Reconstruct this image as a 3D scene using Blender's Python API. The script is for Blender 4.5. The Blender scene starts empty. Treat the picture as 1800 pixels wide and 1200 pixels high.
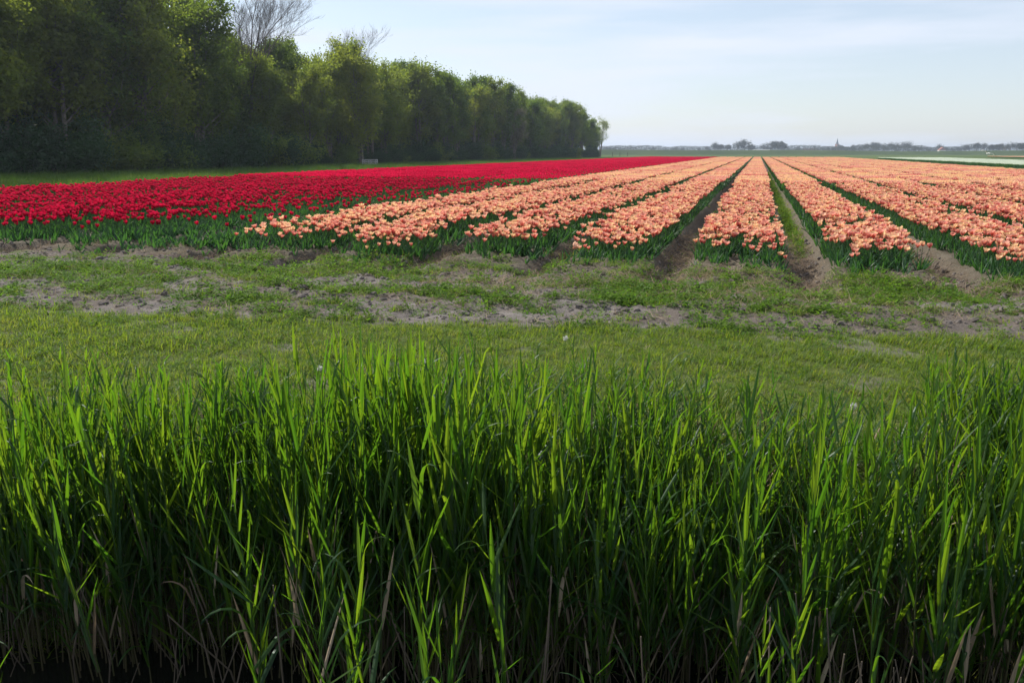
import bpy, math, random
import numpy as np
from mathutils import Vector, Matrix, Euler

R = math.radians
rng = np.random.default_rng(11)
random.seed(11)
sc = bpy.context.scene
col = sc.collection

# ------------------------------------------------------------------ camera, sky, sun, exposure
CAM_H = 1.6
F_PX, HORIZON = 1400.0, 267.0                      # in 1800x1200 pixels of the photograph
PITCH = math.atan((600 - HORIZON) / F_PX)
ROW_A = R(16.746)                                   # the beds run this far to the side of the camera's heading
cam_d = bpy.data.cameras.new('camera')
cam_d.sensor_width = 36.0
cam_d.lens = 36.0 * F_PX / 1800.0
cam_d.clip_start, cam_d.clip_end = 0.05, 12000.0
cam = bpy.data.objects.new('camera', cam_d)
cam.location = (0, 0, CAM_H)
cam.rotation_euler = (R(90) - PITCH, 0, 0)
col.objects.link(cam)
sc.camera = cam

SUN_EL, SUN_AZ = R(42), R(-50)                      # azimuth measured from +Y towards +X
world = bpy.data.worlds.new('World')
sc.world = world
world.use_nodes = True
wn, wl = world.node_tree.nodes, world.node_tree.links
wn.clear()
w_out = wn.new('ShaderNodeOutputWorld')
w_bg = wn.new('ShaderNodeBackground')
w_sky = wn.new('ShaderNodeTexSky')
w_sky.sky_type = 'NISHITA'
w_sky.sun_disc = False
w_sky.sun_elevation = SUN_EL
w_sky.sun_rotation = SUN_AZ
w_sky.altitude = 0
w_sky.air_density = 1.0
w_sky.dust_density = 0.7
w_sky.ozone_density = 1.4
w_bg.inputs['Strength'].default_value = 0.10
# thin streaks of cirrus, all round the sky
w_tc = wn.new('ShaderNodeTexCoord')
w_map = wn.new('ShaderNodeMapping')
w_map.inputs['Scale'].default_value = (1.6, 1.6, 15.0)
w_map.inputs['Rotation'].default_value = (0.02, 0.03, 0.0)
w_map.inputs['Location'].default_value = (0.35, 0.1, 0.32)
w_noise = wn.new('ShaderNodeTexNoise')
w_noise.inputs['Scale'].default_value = 1.25
w_noise.inputs['Detail'].default_value = 5
w_noise.inputs['Roughness'].default_value = 0.5
w_ramp = wn.new('ShaderNodeValToRGB')
w_ramp.color_ramp.elements[0].position = 0.45
w_ramp.color_ramp.elements[0].color = (0.42, 0.42, 0.42, 1)
w_ramp.color_ramp.elements[1].position = 0.62
w_ramp.color_ramp.elements[1].color = (0.95, 0.95, 0.95, 1)
w_mix = wn.new('ShaderNodeMixRGB')
w_mix.inputs['Color2'].default_value = (6.1, 6.55, 7.5, 1)
wl.new(w_tc.outputs['Generated'], w_map.inputs['Vector'])
wl.new(w_map.outputs['Vector'], w_noise.inputs['Vector'])
wl.new(w_noise.outputs['Fac'], w_ramp.inputs['Fac'])
wl.new(w_ramp.outputs['Color'], w_mix.inputs['Fac'])
wl.new(w_sky.outputs['Color'], w_mix.inputs['Color1'])
wl.new(w_mix.outputs['Color'], w_bg.inputs['Color'])
wl.new(w_bg.outputs['Background'], w_out.inputs['Surface'])

sun_dir = Vector((math.sin(SUN_AZ) * math.cos(SUN_EL), math.cos(SUN_AZ) * math.cos(SUN_EL), math.sin(SUN_EL)))
sun_d = bpy.data.lights.new('sun', 'SUN')
sun_d.energy = 4.6
sun_d.angle = R(0.53)
sun_d.color = (1.0, 0.95, 0.87)
sun = bpy.data.objects.new('sun', sun_d)
sun.rotation_euler = (-sun_dir).to_track_quat('-Z', 'Y').to_euler()
sun.location = (-40, 40, 60)
col.objects.link(sun)

vs = sc.view_settings
vs.view_transform = 'Standard'
vs.look = 'None'
vs.exposure = 0.5
vs.gamma = 1.0
vs.use_curve_mapping = False
sc.cycles.max_bounces = 8
sc.cycles.diffuse_bounces = 4
sc.cycles.transmission_bounces = 4
sc.cycles.glossy_bounces = 3
sc.cycles.volume_bounces = 0
sc.cycles.caustics_reflective = False
sc.cycles.caustics_refractive = False
sc.cycles.use_denoising = True

# ------------------------------------------------------------------ helpers
CA, SA = math.cos(ROW_A), math.sin(ROW_A)
def pq(x, y): return x * CA - y * SA, x * SA + y * CA
def xy(p, q): return p * CA + q * SA, -p * SA + q * CA

CP, SP = math.cos(PITCH), math.sin(PITCH)
def project(x, y, z):
    """world -> photograph pixels and depth (used only to leave out what the photo cannot see)"""
    dz = z - CAM_H
    depth = y * CP - dz * SP
    up = y * SP + dz * CP
    d = np.maximum(depth, 1e-3)
    return 900 + F_PX * x / d, 600 - F_PX * up / d, depth
def in_view(x, y, z, mx=420, my=160):
    u, v, d = project(x, y, z)
    return (d > 0.2) & (u > -mx) & (u < 1800 + mx) & (v > -my) & (v < 1200 + my)

def hash2(ix, iy, seed):
    h = (ix.astype(np.int64) * 374761393 + iy.astype(np.int64) * 668265263 + seed * 1442695041) & 0xFFFFFFFF
    h = ((h ^ (h >> 13)) * 1274126177) & 0xFFFFFFFF
    return ((h ^ (h >> 16)) & 0xFFFF) / 65535.0
def vnoise(x, y, seed=0):
    ix, iy = np.floor(x), np.floor(y)
    fx, fy = x - ix, y - iy
    fx, fy = fx * fx * (3 - 2 * fx), fy * fy * (3 - 2 * fy)
    a, b = hash2(ix, iy, seed), hash2(ix + 1, iy, seed)
    c, d = hash2(ix, iy + 1, seed), hash2(ix + 1, iy + 1, seed)
    return (a * (1 - fx) + b * fx) * (1 - fy) + (c * (1 - fx) + d * fx) * fy
def fbm(x, y, seed=0, octaves=4, gain=0.5):
    t, amp, tot = 0.0, 1.0, 0.0
    for o in range(octaves):
        t = t + amp * vnoise(x * 2 ** o + 17.3 * o, y * 2 ** o - 9.1 * o, seed + o)
        tot += amp
        amp *= gain
    return t / tot
def sstep(a, b, x):
    t = np.clip((x - a) / (b - a), 0, 1)
    return t * t * (3 - 2 * t)

def link(o):
    col.objects.link(o)
    return o
def tag(o, label=None, cat=None, group=None, kind=None):
    if label: o['label'] = label
    if cat: o['category'] = cat
    if group: o['group'] = group
    if kind: o['kind'] = kind
    return o
def empty(name, loc=(0, 0, 0), rz=0.0):
    o = bpy.data.objects.new(name, None)
    o.empty_display_size = 0.2
    o.location = loc
    o.rotation_euler = (0, 0, rz)
    return link(o)

class MB:
    """collects vertices, faces and one float attribute t"""
    def __init__(s):
        s.v, s.f, s.t, s.n = [], [], [], 0
    def add(s, verts, faces, t=None):
        verts = [tuple(map(float, p)) for p in verts]
        s.v += verts
        s.f += [tuple(i + s.n for i in f) for f in faces]
        s.t += list(t) if t is not None else [0.5] * len(verts)
        s.n += len(verts)
        return s
    def merge(s, o):
        s.v += o.v
        s.f += [tuple(i + s.n for i in f) for f in o.f]
        s.t += o.t
        s.n += o.n
        return s
    def moved(s, M):
        o = MB()
        o.v = [tuple(M @ Vector(p)) for p in s.v]
        o.f, o.t, o.n = list(s.f), list(s.t), s.n
        return o
    def box(s, x0, x1, y0, y1, z0, z1):
        return s.add([(x0, y0, z0), (x1, y0, z0), (x1, y1, z0), (x0, y1, z0), (x0, y0, z1), (x1, y0, z1), (x1, y1, z1), (x0, y1, z1)],
                     [(0, 3, 2, 1), (4, 5, 6, 7), (0, 1, 5, 4), (1, 2, 6, 5), (2, 3, 7, 6), (3, 0, 4, 7)])
    def tube(s, pts, radii, sides=5, cap=True):
        pts = [Vector(p) for p in pts]
        ring = []
        vv, ff = [], []
        for i, p in enumerate(pts):
            d = (pts[min(i + 1, len(pts) - 1)] - pts[max(i - 1, 0)])
            if d.length < 1e-9: d = Vector((0, 0, 1))
            d.normalize()
            a = d.cross(Vector((0.31, 0.95, 0.05)))
            if a.length < 1e-3: a = d.cross(Vector((1, 0, 0)))
            a.normalize()
            b = d.cross(a)
            for k in range(sides):
                an = 2 * math.pi * k / sides
                vv.append(p + (a * math.cos(an) + b * math.sin(an)) * radii[i])
        for i in range(len(pts) - 1):
            for k in range(sides):
                k2 = (k + 1) % sides
                ff.append((i * sides + k, i * sides + k2, (i + 1) * sides + k2, (i + 1) * sides + k))
        if cap:
            ff.append(tuple(reversed(range(sides))))
            ff.append(tuple((len(pts) - 1) * sides + k for k in range(sides)))
        return s.add(vv, ff, [i / max(1, len(pts) - 1) for i in range(len(pts)) for _ in range(sides)])
    def mesh(s, name, mats, smooth=False):
        me = bpy.data.meshes.new(name)
        me.from_pydata(s.v, [], s.f)
        at = me.attributes.new('t', 'FLOAT', 'POINT')
        at.data.foreach_set('value', np.array(s.t, dtype=np.float32))
        for m in (mats if isinstance(mats, (list, tuple)) else [mats]): me.materials.append(m)
        if smooth: me.polygons.foreach_set('use_smooth', [True] * len(me.polygons))
        return me
    def build(s, name, mat, parent=None, smooth=False):
        o = bpy.data.objects.new(name, s.mesh(name, mat, smooth))
        link(o)
        if parent: o.parent = parent
        return o

def np_mesh(name, verts, quads, mat, t=None, smooth=False):
    me = bpy.data.meshes.new(name)
    n, m = len(verts), len(quads)
    k = quads.shape[1]
    me.vertices.add(n)
    me.vertices.foreach_set('co', np.ascontiguousarray(verts, dtype=np.float32).ravel())
    me.loops.add(m * k)
    me.loops.foreach_set('vertex_index', np.ascontiguousarray(quads, dtype=np.int32).ravel())
    me.polygons.add(m)
    me.polygons.foreach_set('loop_start', np.arange(0, m * k, k, dtype=np.int32))
    me.polygons.foreach_set('loop_total', np.full(m, k, dtype=np.int32))
    if smooth: me.polygons.foreach_set('use_smooth', np.ones(m, dtype=bool))
    me.update(calc_edges=True)
    if t is not None:
        at = me.attributes.new('t', 'FLOAT', 'POINT')
        at.data.foreach_set('value', np.asarray(t, dtype=np.float32))
    me.materials.append(mat)
    return me

def scatter(name, pts, rots, scls, idx, protos, label, cat):
    """one object of stuff: each point carries one of the prototype meshes (geometry nodes)"""
    pts = np.asarray(pts, dtype=np.float32)
    me = bpy.data.meshes.new(name)
    me.vertices.add(len(pts))
    me.vertices.foreach_set('co', pts.ravel())
    for an, ty, data in (('rot', 'FLOAT_VECTOR', rots), ('scl', 'FLOAT_VECTOR', scls)):
        a = me.attributes.new(an, ty, 'POINT')
        a.data.foreach_set('vector', np.asarray(data, dtype=np.float32).ravel())
    a = me.attributes.new('idx', 'INT', 'POINT')
    a.data.foreach_set('value', np.asarray(idx, dtype=np.int32))
    o = link(bpy.data.objects.new(name, me))
    c = bpy.data.collections.new(name + '_kinds')
    for i, pm in enumerate(protos):
        c.objects.link(bpy.data.objects.new('%s_kind_%02d' % (name, i), pm))
    g = bpy.data.node_groups.new(name + '_nodes', 'GeometryNodeTree')
    g.interface.new_socket('Geometry', in_out='INPUT', socket_type='NodeSocketGeometry')
    g.interface.new_socket('Geometry', in_out='OUTPUT', socket_type='NodeSocketGeometry')
    N, L = g.nodes, g.links
    gi, go = N.new('NodeGroupInput'), N.new('NodeGroupOutput')
    ci = N.new('GeometryNodeCollectionInfo')
    ci.inputs['Collection'].default_value = c
    ci.inputs['Separate Children'].default_value = True
    ci.inputs['Reset Children'].default_value = True
    iop = N.new('GeometryNodeInstanceOnPoints')
    iop.inputs['Pick Instance'].default_value = True
    def named(n, ty):
        a = N.new('GeometryNodeInputNamedAttribute')
        a.data_type = ty
        a.inputs['Name'].default_value = n
        return a.outputs['Attribute']
    L.new(gi.outputs[0], iop.inputs['Points'])
    L.new(ci.outputs[0], iop.inputs['Instance'])
    L.new(named('idx', 'INT'), iop.inputs['Instance Index'])
    e2r = N.new('FunctionNodeEulerToRotation')
    L.new(named('rot', 'FLOAT_VECTOR'), e2r.inputs[0])
    L.new(e2r.outputs[0], iop.inputs['Rotation'])
    L.new(named('scl', 'FLOAT_VECTOR'), iop.inputs['Scale'])
    L.new(iop.outputs[0], go.inputs[0])
    mod = o.modifiers.new('scatter', 'NODES')
    mod.node_group = g
    tag(o, label, cat, None, 'stuff')
    return o

# ------------------------------------------------------------------ materials
def new_mat(name):
    m = bpy.data.materials.new(name)
    m.use_nodes = True
    m.node_tree.nodes.clear()
    return m, m.node_tree.nodes, m.node_tree.links
def ramp(N, stops, fac=None, L=None):
    r = N.new('ShaderNodeValToRGB')
    el = r.color_ramp.elements
    while len(el) < len(stops): el.new(0.5)
    for e, (p, c) in zip(el, stops):
        e.position = p
        e.color = (*c, 1)
    if fac is not None: L.new(fac, r.inputs['Fac'])
    return r
def solid(name, color, rough=0.8, noise=None, scale=8.0, bump=0.0, spec=0.3):
    """opaque surface with a noise-varied colour and fine relief"""
    m, N, L = new_mat(name)
    out = N.new('ShaderNodeOutputMaterial')
    b = N.new('ShaderNodeBsdfPrincipled')
    b.inputs['Roughness'].default_value = rough
    b.inputs['Specular IOR Level'].default_value = spec
    tc = N.new('ShaderNodeTexCoord')
    nz = N.new('ShaderNodeTexNoise')
    nz.inputs['Scale'].default_value = scale
    nz.inputs['Detail'].default_value = 6
    L.new(tc.outputs['Object'], nz.inputs['Vector'])
    c2 = noise or tuple(x * 0.7 for x in color)
    r = ramp(N, [(0.35, c2), (0.65, color)], nz.outputs['Fac'], L)
    L.new(r.outputs['Color'], b.inputs['Base Color'])
    if bump:
        bp = N.new('ShaderNodeBump')
        bp.inputs['Strength'].default_value = bump
        L.new(nz.outputs['Fac'], bp.inputs['Height'])
        L.new(bp.outputs['Normal'], b.inputs['Normal'])
    L.new(b.outputs['BSDF'], out.inputs['Surface'])
    return m
def leafy(name, stops, trans_stops, trans=0.45, gloss=0.05, rough=0.45, use='random', nscale=0.6, gloss_tint=(1, 1, 1), spread=0.3):
    """thin leaf or petal: diffuse + translucent + a little gloss. 'use': what picks the colour along the ramp"""
    m, N, L = new_mat(name)
    out = N.new('ShaderNodeOutputMaterial')
    oi = N.new('ShaderNodeObjectInfo')
    at = N.new('ShaderNodeAttribute')
    at.attribute_name = 't'
    if use == 'random':
        fac = oi.outputs['Random']
    elif use == 't':
        mx = N.new('ShaderNodeMath'); mx.operation = 'MULTIPLY_ADD'
        L.new(oi.outputs['Random'], mx.inputs[0]); mx.inputs[1].default_value = spread
        ad = N.new('ShaderNodeMath'); ad.operation = 'SUBTRACT'
        L.new(at.outputs['Fac'], ad.inputs[0]); ad.inputs[1].default_value = spread * 0.5
        L.new(ad.outputs[0], mx.inputs[2])
        fac = mx.outputs[0]
    elif use == 'noise':                                # clumps of hue inside one crown, plus one shift for each tree
        tc = N.new('ShaderNodeTexCoord')
        nz = N.new('ShaderNodeTexNoise')
        nz.inputs['Scale'].default_value = nscale
        nz.inputs['Detail'].default_value = 3
        L.new(tc.outputs['Object'], nz.inputs['Vector'])
        mx = N.new('ShaderNodeMath'); mx.operation = 'MULTIPLY_ADD'
        L.new(oi.outputs['Random'], mx.inputs[0]); mx.inputs[1].default_value = 0.5
        sb = N.new('ShaderNodeMath'); sb.operation = 'MULTIPLY_ADD'
        L.new(nz.outputs['Fac'], sb.inputs[0]); sb.inputs[1].default_value = 1.0; sb.inputs[2].default_value = -0.25
        L.new(sb.outputs[0], mx.inputs[2])
        fac = mx.outputs[0]
    r1 = ramp(N, stops, fac, L)
    r2 = ramp(N, trans_stops, fac, L)
    d = N.new('ShaderNodeBsdfDiffuse')
    t = N.new('ShaderNodeBsdfTranslucent')
    L.new(r1.outputs['Color'], d.inputs['Color'])
    L.new(r2.outputs['Color'], t.inputs['Color'])
    mix = N.new('ShaderNodeMixShader')
    mix.inputs[0].default_value = trans
    L.new(d.outputs[0], mix.inputs[1]); L.new(t.outputs[0], mix.inputs[2])
    last = mix.outputs[0]
    if gloss:
        g = N.new('ShaderNodeBsdfGlossy')
        g.inputs['Roughness'].default_value = rough
        g.inputs['Color'].default_value = (*gloss_tint, 1)
        m2 = N.new('ShaderNodeMixShader')
        m2.inputs[0].default_value = gloss; L.new(last, m2.inputs[1]); L.new(g.outputs[0], m2.inputs[2])
        last = m2.outputs[0]
    L.new(last, out.inputs['Surface'])
    return m

M = {}
M['reed_leaf'] = leafy('reed_leaf', [(0.0, (0.014, 0.044, 0.014)), (0.5, (0.020, 0.054, 0.012)), (1.0, (0.032, 0.066, 0.012))],
                       [(0.0, (0.09, 0.24, 0.010)), (0.5, (0.155, 0.32, 0.010)), (1.0, (0.26, 0.40, 0.015))], 0.52, 0.016, 0.42, gloss_tint=(0.9, 1, 0.95))
M['reed_stem'] = leafy('reed_stem', [(0.0, (0.10, 0.075, 0.045)), (0.42, (0.085, 0.08, 0.035)), (0.62, (0.04, 0.085, 0.02)), (1.0, (0.05, 0.11, 0.02))],
                       [(0.0, (0.02, 0.015, 0.01)), (1.0, (0.06, 0.12, 0.01))], 0.15, 0.02, 0.5, use='t')
M['dead_reed'] = solid('dead_reed', (0.15, 0.12, 0.085), 0.9, (0.08, 0.062, 0.045), 6)
M['peach_petal'] = leafy('peach_petal', [(0.0, (0.66, 0.14, 0.12)), (0.3, (0.79, 0.29, 0.23)), (0.6, (0.87, 0.46, 0.35)), (0.85, (0.89, 0.56, 0.37)), (1.0, (0.90, 0.61, 0.29))],
                         [(0.0, (0.76, 0.20, 0.14)), (0.45, (0.88, 0.42, 0.29)), (1.0, (0.92, 0.62, 0.33))], 0.42, 0.015, 0.5, use='t', spread=0.95)
M['pale_petal'] = leafy('pale_petal', [(0.0, (0.75, 0.38, 0.27)), (1.0, (0.92, 0.66, 0.5))], [(0.0, (0.8, 0.4, 0.25)), (1.0, (0.9, 0.65, 0.45))], 0.4, 0.02, 0.5, use='t')
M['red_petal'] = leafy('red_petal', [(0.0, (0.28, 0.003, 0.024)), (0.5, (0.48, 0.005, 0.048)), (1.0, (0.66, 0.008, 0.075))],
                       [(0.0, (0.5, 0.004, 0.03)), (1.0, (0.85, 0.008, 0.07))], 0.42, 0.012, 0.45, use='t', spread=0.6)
M['white_petal'] = leafy('white_petal', [(0.0, (0.55, 0.65, 0.4)), (1.0, (0.82, 0.84, 0.76))], [(0.0, (0.5, 0.6, 0.35)), (1.0, (0.8, 0.82, 0.7))], 0.35, 0.0, use='t')
M['tulip_leaf'] = leafy('tulip_leaf', [(0.0, (0.022, 0.072, 0.030)), (1.0, (0.040, 0.105, 0.038))], [(0.0, (0.05, 0.16, 0.025)), (1.0, (0.09, 0.24, 0.03))], 0.4, 0.014, 0.45)
M['tulip_stem'] = leafy('tulip_stem', [(0.0, (0.04, 0.10, 0.035)), (1.0, (0.06, 0.14, 0.04))], [(0.0, (0.06, 0.16, 0.03)), (1.0, (0.08, 0.2, 0.03))], 0.25, 0.02)
M['turf_blade'] = leafy('turf_blade', [(0.0, (0.065, 0.115, 0.016)), (0.6, (0.10, 0.150, 0.020)), (1.0, (0.155, 0.170, 0.040))],
                        [(0.0, (0.20, 0.34, 0.015)), (0.6, (0.29, 0.40, 0.02)), (1.0, (0.36, 0.38, 0.045))], 0.48, 0.02, 0.5)
M['weed_leaf'] = leafy('weed_leaf', [(0.0, (0.055, 0.115, 0.018)), (1.0, (0.10, 0.160, 0.022))], [(0.0, (0.13, 0.29, 0.02)), (1.0, (0.21, 0.38, 0.03))], 0.4, 0.008, 0.5)
M['long_grass'] = leafy('long_grass', [(0.0, (0.045, 0.10, 0.016)), (1.0, (0.095, 0.14, 0.028))], [(0.0, (0.08, 0.20, 0.015)), (1.0, (0.17, 0.26, 0.025))], 0.42, 0.01)
M['straw'] = leafy('straw', [(0.0, (0.22, 0.16, 0.105)), (1.0, (0.46, 0.37, 0.26))], [(0.0, (0.2, 0.14, 0.08)), (1.0, (0.4, 0.3, 0.18))], 0.2, 0.0)
M['broad_leaf'] = leafy('broad_leaf', [(0.0, (0.025, 0.085, 0.016)), (1.0, (0.04, 0.11, 0.02))], [(0.0, (0.06, 0.2, 0.015)), (1.0, (0.09, 0.26, 0.02))], 0.35, 0.025, 0.5)
M['crown_mid'] = leafy('crown_mid', [(0.1, (0.036, 0.068, 0.016)), (0.5, (0.062, 0.096, 0.019)), (0.95, (0.112, 0.132, 0.028))],
                       [(0.1, (0.14, 0.24, 0.025)), (0.5, (0.23, 0.33, 0.03)), (0.95, (0.37, 0.42, 0.05))], 0.5, 0.012, 0.5, use='noise', nscale=0.45)
M['crown_bright'] = leafy('crown_bright', [(0.1, (0.065, 0.10, 0.018)), (0.9, (0.125, 0.155, 0.028))],
                          [(0.1, (0.26, 0.36, 0.03)), (0.9, (0.42, 0.46, 0.045))], 0.5, 0.012, 0.5, use='noise', nscale=0.5)
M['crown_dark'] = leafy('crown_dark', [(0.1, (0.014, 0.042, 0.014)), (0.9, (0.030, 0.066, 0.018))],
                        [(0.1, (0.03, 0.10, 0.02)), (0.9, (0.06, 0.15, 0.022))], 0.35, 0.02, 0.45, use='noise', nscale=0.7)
M['crown_blossom'] = leafy('crown_blossom', [(0.1, (0.085, 0.095, 0.05)), (0.9, (0.26, 0.235, 0.16))], [(0.1, (0.12, 0.15, 0.06)), (0.9, (0.3, 0.28, 0.16))], 0.4, 0.0, use='noise', nscale=0.5)
M['far_crown'] = leafy('far_crown', [(0.1, (0.025, 0.038, 0.020)), (0.9, (0.065, 0.066, 0.045))], [(0.1, (0.04, 0.06, 0.025)), (0.9, (0.08, 0.085, 0.05))], 0.3, 0.0, use='noise', nscale=0.3)
M['bark'] = solid('bark', (0.19, 0.165, 0.135), 0.95, (0.09, 0.078, 0.064), 5, 0.4)
M['twig'] = solid('twig', (0.11, 0.092, 0.082), 0.95, (0.07, 0.06, 0.053), 3)
M['weathered_wood'] = solid('weathered_wood', (0.42, 0.41, 0.39), 0.85, (0.27, 0.26, 0.24), 9, 0.2)
M['dark_wood'] = solid('dark_wood', (0.10, 0.085, 0.07), 0.9, (0.05, 0.045, 0.04), 9, 0.2)
M['clod'] = solid('clod', (0.165, 0.142, 0.126), 0.98, (0.075, 0.064, 0.056), 14, 0.9)
M['brick'] = solid('brick', (0.33, 0.16, 0.11), 0.9, (0.24, 0.11, 0.08), 0.6)
M['roof_tile'] = solid('roof_tile', (0.30, 0.12, 0.085), 0.85, (0.2, 0.085, 0.06), 0.6)
M['slate'] = solid('slate', (0.055, 0.065, 0.08), 0.6, (0.04, 0.045, 0.06), 0.6)
M['white_paint'] = solid('white_paint', (0.8, 0.8, 0.78), 0.6, (0.7, 0.7, 0.68), 0.4)
M['pane'] = solid('pane', (0.03, 0.04, 0.05), 0.15, (0.02, 0.025, 0.03), 0.4, spec=0.6)
M['feather'] = solid('feather', (0.82, 0.82, 0.8), 0.7, (0.74, 0.74, 0.72), 10)
M['feather_grey'] = solid('feather_grey', (0.5, 0.51, 0.52), 0.7, (0.42, 0.43, 0.44), 10)
M['beak'] = solid('beak', (0.6, 0.4, 0.06), 0.5)
M['seed_head'] = leafy('seed_head', [(0.0, (0.6, 0.6, 0.56)), (1.0, (0.75, 0.75, 0.72))], [(0.0, (0.6, 0.6, 0.55)), (1.0, (0.7, 0.7, 0.65))], 0.4, 0.0)

def ground_material():
    m, N, L = new_mat('field_ground')
    out = N.new('ShaderNodeOutputMaterial')
    b = N.new('ShaderNodeBsdfPrincipled')
    b.inputs['Roughness'].default_value = 0.97
    b.inputs['Specular IOR Level'].default_value = 0.1
    geo = N.new('ShaderNodeNewGeometry')
    def noise(scale, detail=6, rough=0.6):
        n = N.new('ShaderNodeTexNoise')
        n.inputs['Scale'].default_value = scale
        n.inputs['Detail'].default_value = detail
        n.inputs['Roughness'].default_value = rough
        L.new(geo.outputs['Position'], n.inputs['Vector'])
        return n.outputs['Fac']
    def attr(n):
        a = N.new('ShaderNodeAttribute'); a.attribute_name = n
        return a.outputs['Fac']
    def mix(f, a, c):
        x = N.new('ShaderNodeMixRGB')
        L.new(f, x.inputs[0]); L.new(a, x.inputs[1]); L.new(c, x.inputs[2])
        return x.outputs[0]
    soil = ramp(N, [(0.25, (0.090, 0.078, 0.070)), (0.5, (0.170, 0.150, 0.136)), (0.72, (0.250, 0.226, 0.208))], noise(3.1, 10, 0.68), L).outputs[0]
    damp = ramp(N, [(0.3, (0.055, 0.042, 0.034)), (0.55, (0.115, 0.090, 0.072)), (0.75, (0.21, 0.17, 0.13))], noise(22, 8, 0.75), L).outputs[0]
    grass = ramp(N, [(0.25, (0.060, 0.090, 0.016)), (0.5, (0.095, 0.130, 0.024)), (0.75, (0.135, 0.150, 0.042))], noise(5.0, 8, 0.7), L).outputs[0]
    mud = ramp(N, [(0.3, (0.008, 0.007, 0.005)), (0.7, (0.018, 0.015, 0.011))], noise(9), L).outputs[0]
    far = ramp(N, [(0.3, (0.045, 0.080, 0.020)), (0.7, (0.085, 0.115, 0.034))], noise(0.02, 6), L).outputs[0]
    c = mix(attr('damp'), soil, damp)
    c = mix(attr('grass'), c, grass)
    c = mix(attr('far'), c, far)
    c = mix(attr('mud'), c, mud)
    L.new(c, b.inputs['Base Color'])
    bp = N.new('ShaderNodeBump')
    bp.inputs['Strength'].default_value = 0.9
    bp.inputs['Distance'].default_value = 0.03
    L.new(noise(38, 8, 0.75), bp.inputs['Height'])
    L.new(bp.outputs['Normal'], b.inputs['Normal'])
    L.new(b.outputs['BSDF'], out.inputs['Surface'])
    return m
M['ground'] = ground_material()

def water_material():
    m, N, L = new_mat('ditch_water')
    out = N.new('ShaderNodeOutputMaterial')
    b = N.new('ShaderNodeBsdfPrincipled')
    b.inputs['Base Color'].default_value = (0.006, 0.007, 0.005, 1)
    b.inputs['Roughness'].default_value = 0.06
    b.inputs['IOR'].default_value = 1.33
    geo = N.new('ShaderNodeNewGeometry')
    nz = N.new('ShaderNodeTexNoise'); nz.inputs['Scale'].default_value = 9; nz.inputs['Detail'].default_value = 3
    L.new(geo.outputs['Position'], nz.inputs['Vector'])
    bp = N.new('ShaderNodeBump'); bp.inputs['Strength'].default_value = 0.12; bp.inputs['Distance'].default_value = 0.01
    L.new(nz.outputs['Fac'], bp.inputs['Height'])
    L.new(bp.outputs['Normal'], b.inputs['Normal'])
    L.new(b.outputs['BSDF'], out.inputs['Surface'])
    return m
M['water'] = water_material()

# ------------------------------------------------------------------ the lie of the land
PITCH_BED, BED0, BED_W = 1.81, -0.85, 1.36          # spacing of the beds, left edge of the bed straight ahead, planted width
Q_FRONT, Q_END = 11.25, 190.0
RED_K, PEACH_K = range(-13, -4), range(-4, 10)       # bed numbers; bed 0 lies straight ahead
P_RED0 = BED0 - 13 * PITCH_BED - 0.2
P_PEACH1 = BED0 + 9 * PITCH_BED + BED_W + 0.2
WATER_Z = -0.78
def turf_edge(x): return 7.35 - 0.13 * x + 0.35 * (fbm(x * 0.9, x * 0 + 3.0, 5, 3) - 0.5)
def furrow(p):
    """1 in the middle of a furrow, 0 on a bed"""
    k = (p - (BED0 - (PITCH_BED - BED_W) / 2)) / PITCH_BED
    d = np.abs(k - np.round(k)) * PITCH_BED
    return 1 - sstep(0.06, 0.36, d + 0.10 * (fbm(p * 3 + 7, p * 0 + 1.0, 83, 2) - 0.5))
def height(x, y, fine=True):
    p, q = pq(x, y)
    planted = sstep(P_RED0 - 0.6, P_RED0, p) * (1 - sstep(P_PEACH1, P_PEACH1 + 0.6, p)) * (1 - sstep(Q_END, Q_END + 2, q))
    wob = 0.5 * (fbm(p * 0.8, q * 0.35, 31, 3) - 0.5)
    inbed = sstep(9.9, 11.2, q + wob) * planted
    inrow = sstep(9.3, 10.8, q + wob) * planted
    z = 0.03 * inbed - 0.20 * furrow(p) * inrow
    if fine:
        head = sstep(6.9, 8.0, y + 0.13 * x) * (1 - sstep(10.6, 12.5, q))
        n = fbm(x * 2.2, y * 2.2, 3, 5, 0.55)
        cl = np.clip(fbm(x * 1.5 + 4, y * 2.6, 9, 4) - 0.56, 0, 1)
        z = z + head * (0.06 * (n - 0.5) + 0.10 * cl + 0.06 * (fbm(x * 9, y * 9, 13, 3) - 0.5)) + (0.03 * (fbm(x * 6, y * 6, 21, 3) - 0.5)) * sstep(3, 4.5, y)
        z = z + 0.05 * (fbm(x * 0.8, y * 0.8, 55, 3) - 0.5) * sstep(3.5, 5, y)
        z = z + (0.12 * (fbm(p * 5, q * 4.2, 77, 4, 0.6) - 0.5) + 0.09 * (fbm(p * 15, q * 13, 79, 2) - 0.5) * (q < 14)) * inrow
    yc = y + 0.26 * (fbm(x * 2.1, y * 2.1, 12, 4) - 0.5) * 2 + 0.02 * x
    bank = sstep(3.15, 4.25, yc)                      # far bank of the ditch
    near = 1 - sstep(0.35, 1.35, y)                   # near bank, where the photographer stands
    zz = np.where(y > 2.3, z * bank - 1.0 * (1 - bank), -1.0 + near * 0.98)
    return zz
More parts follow.
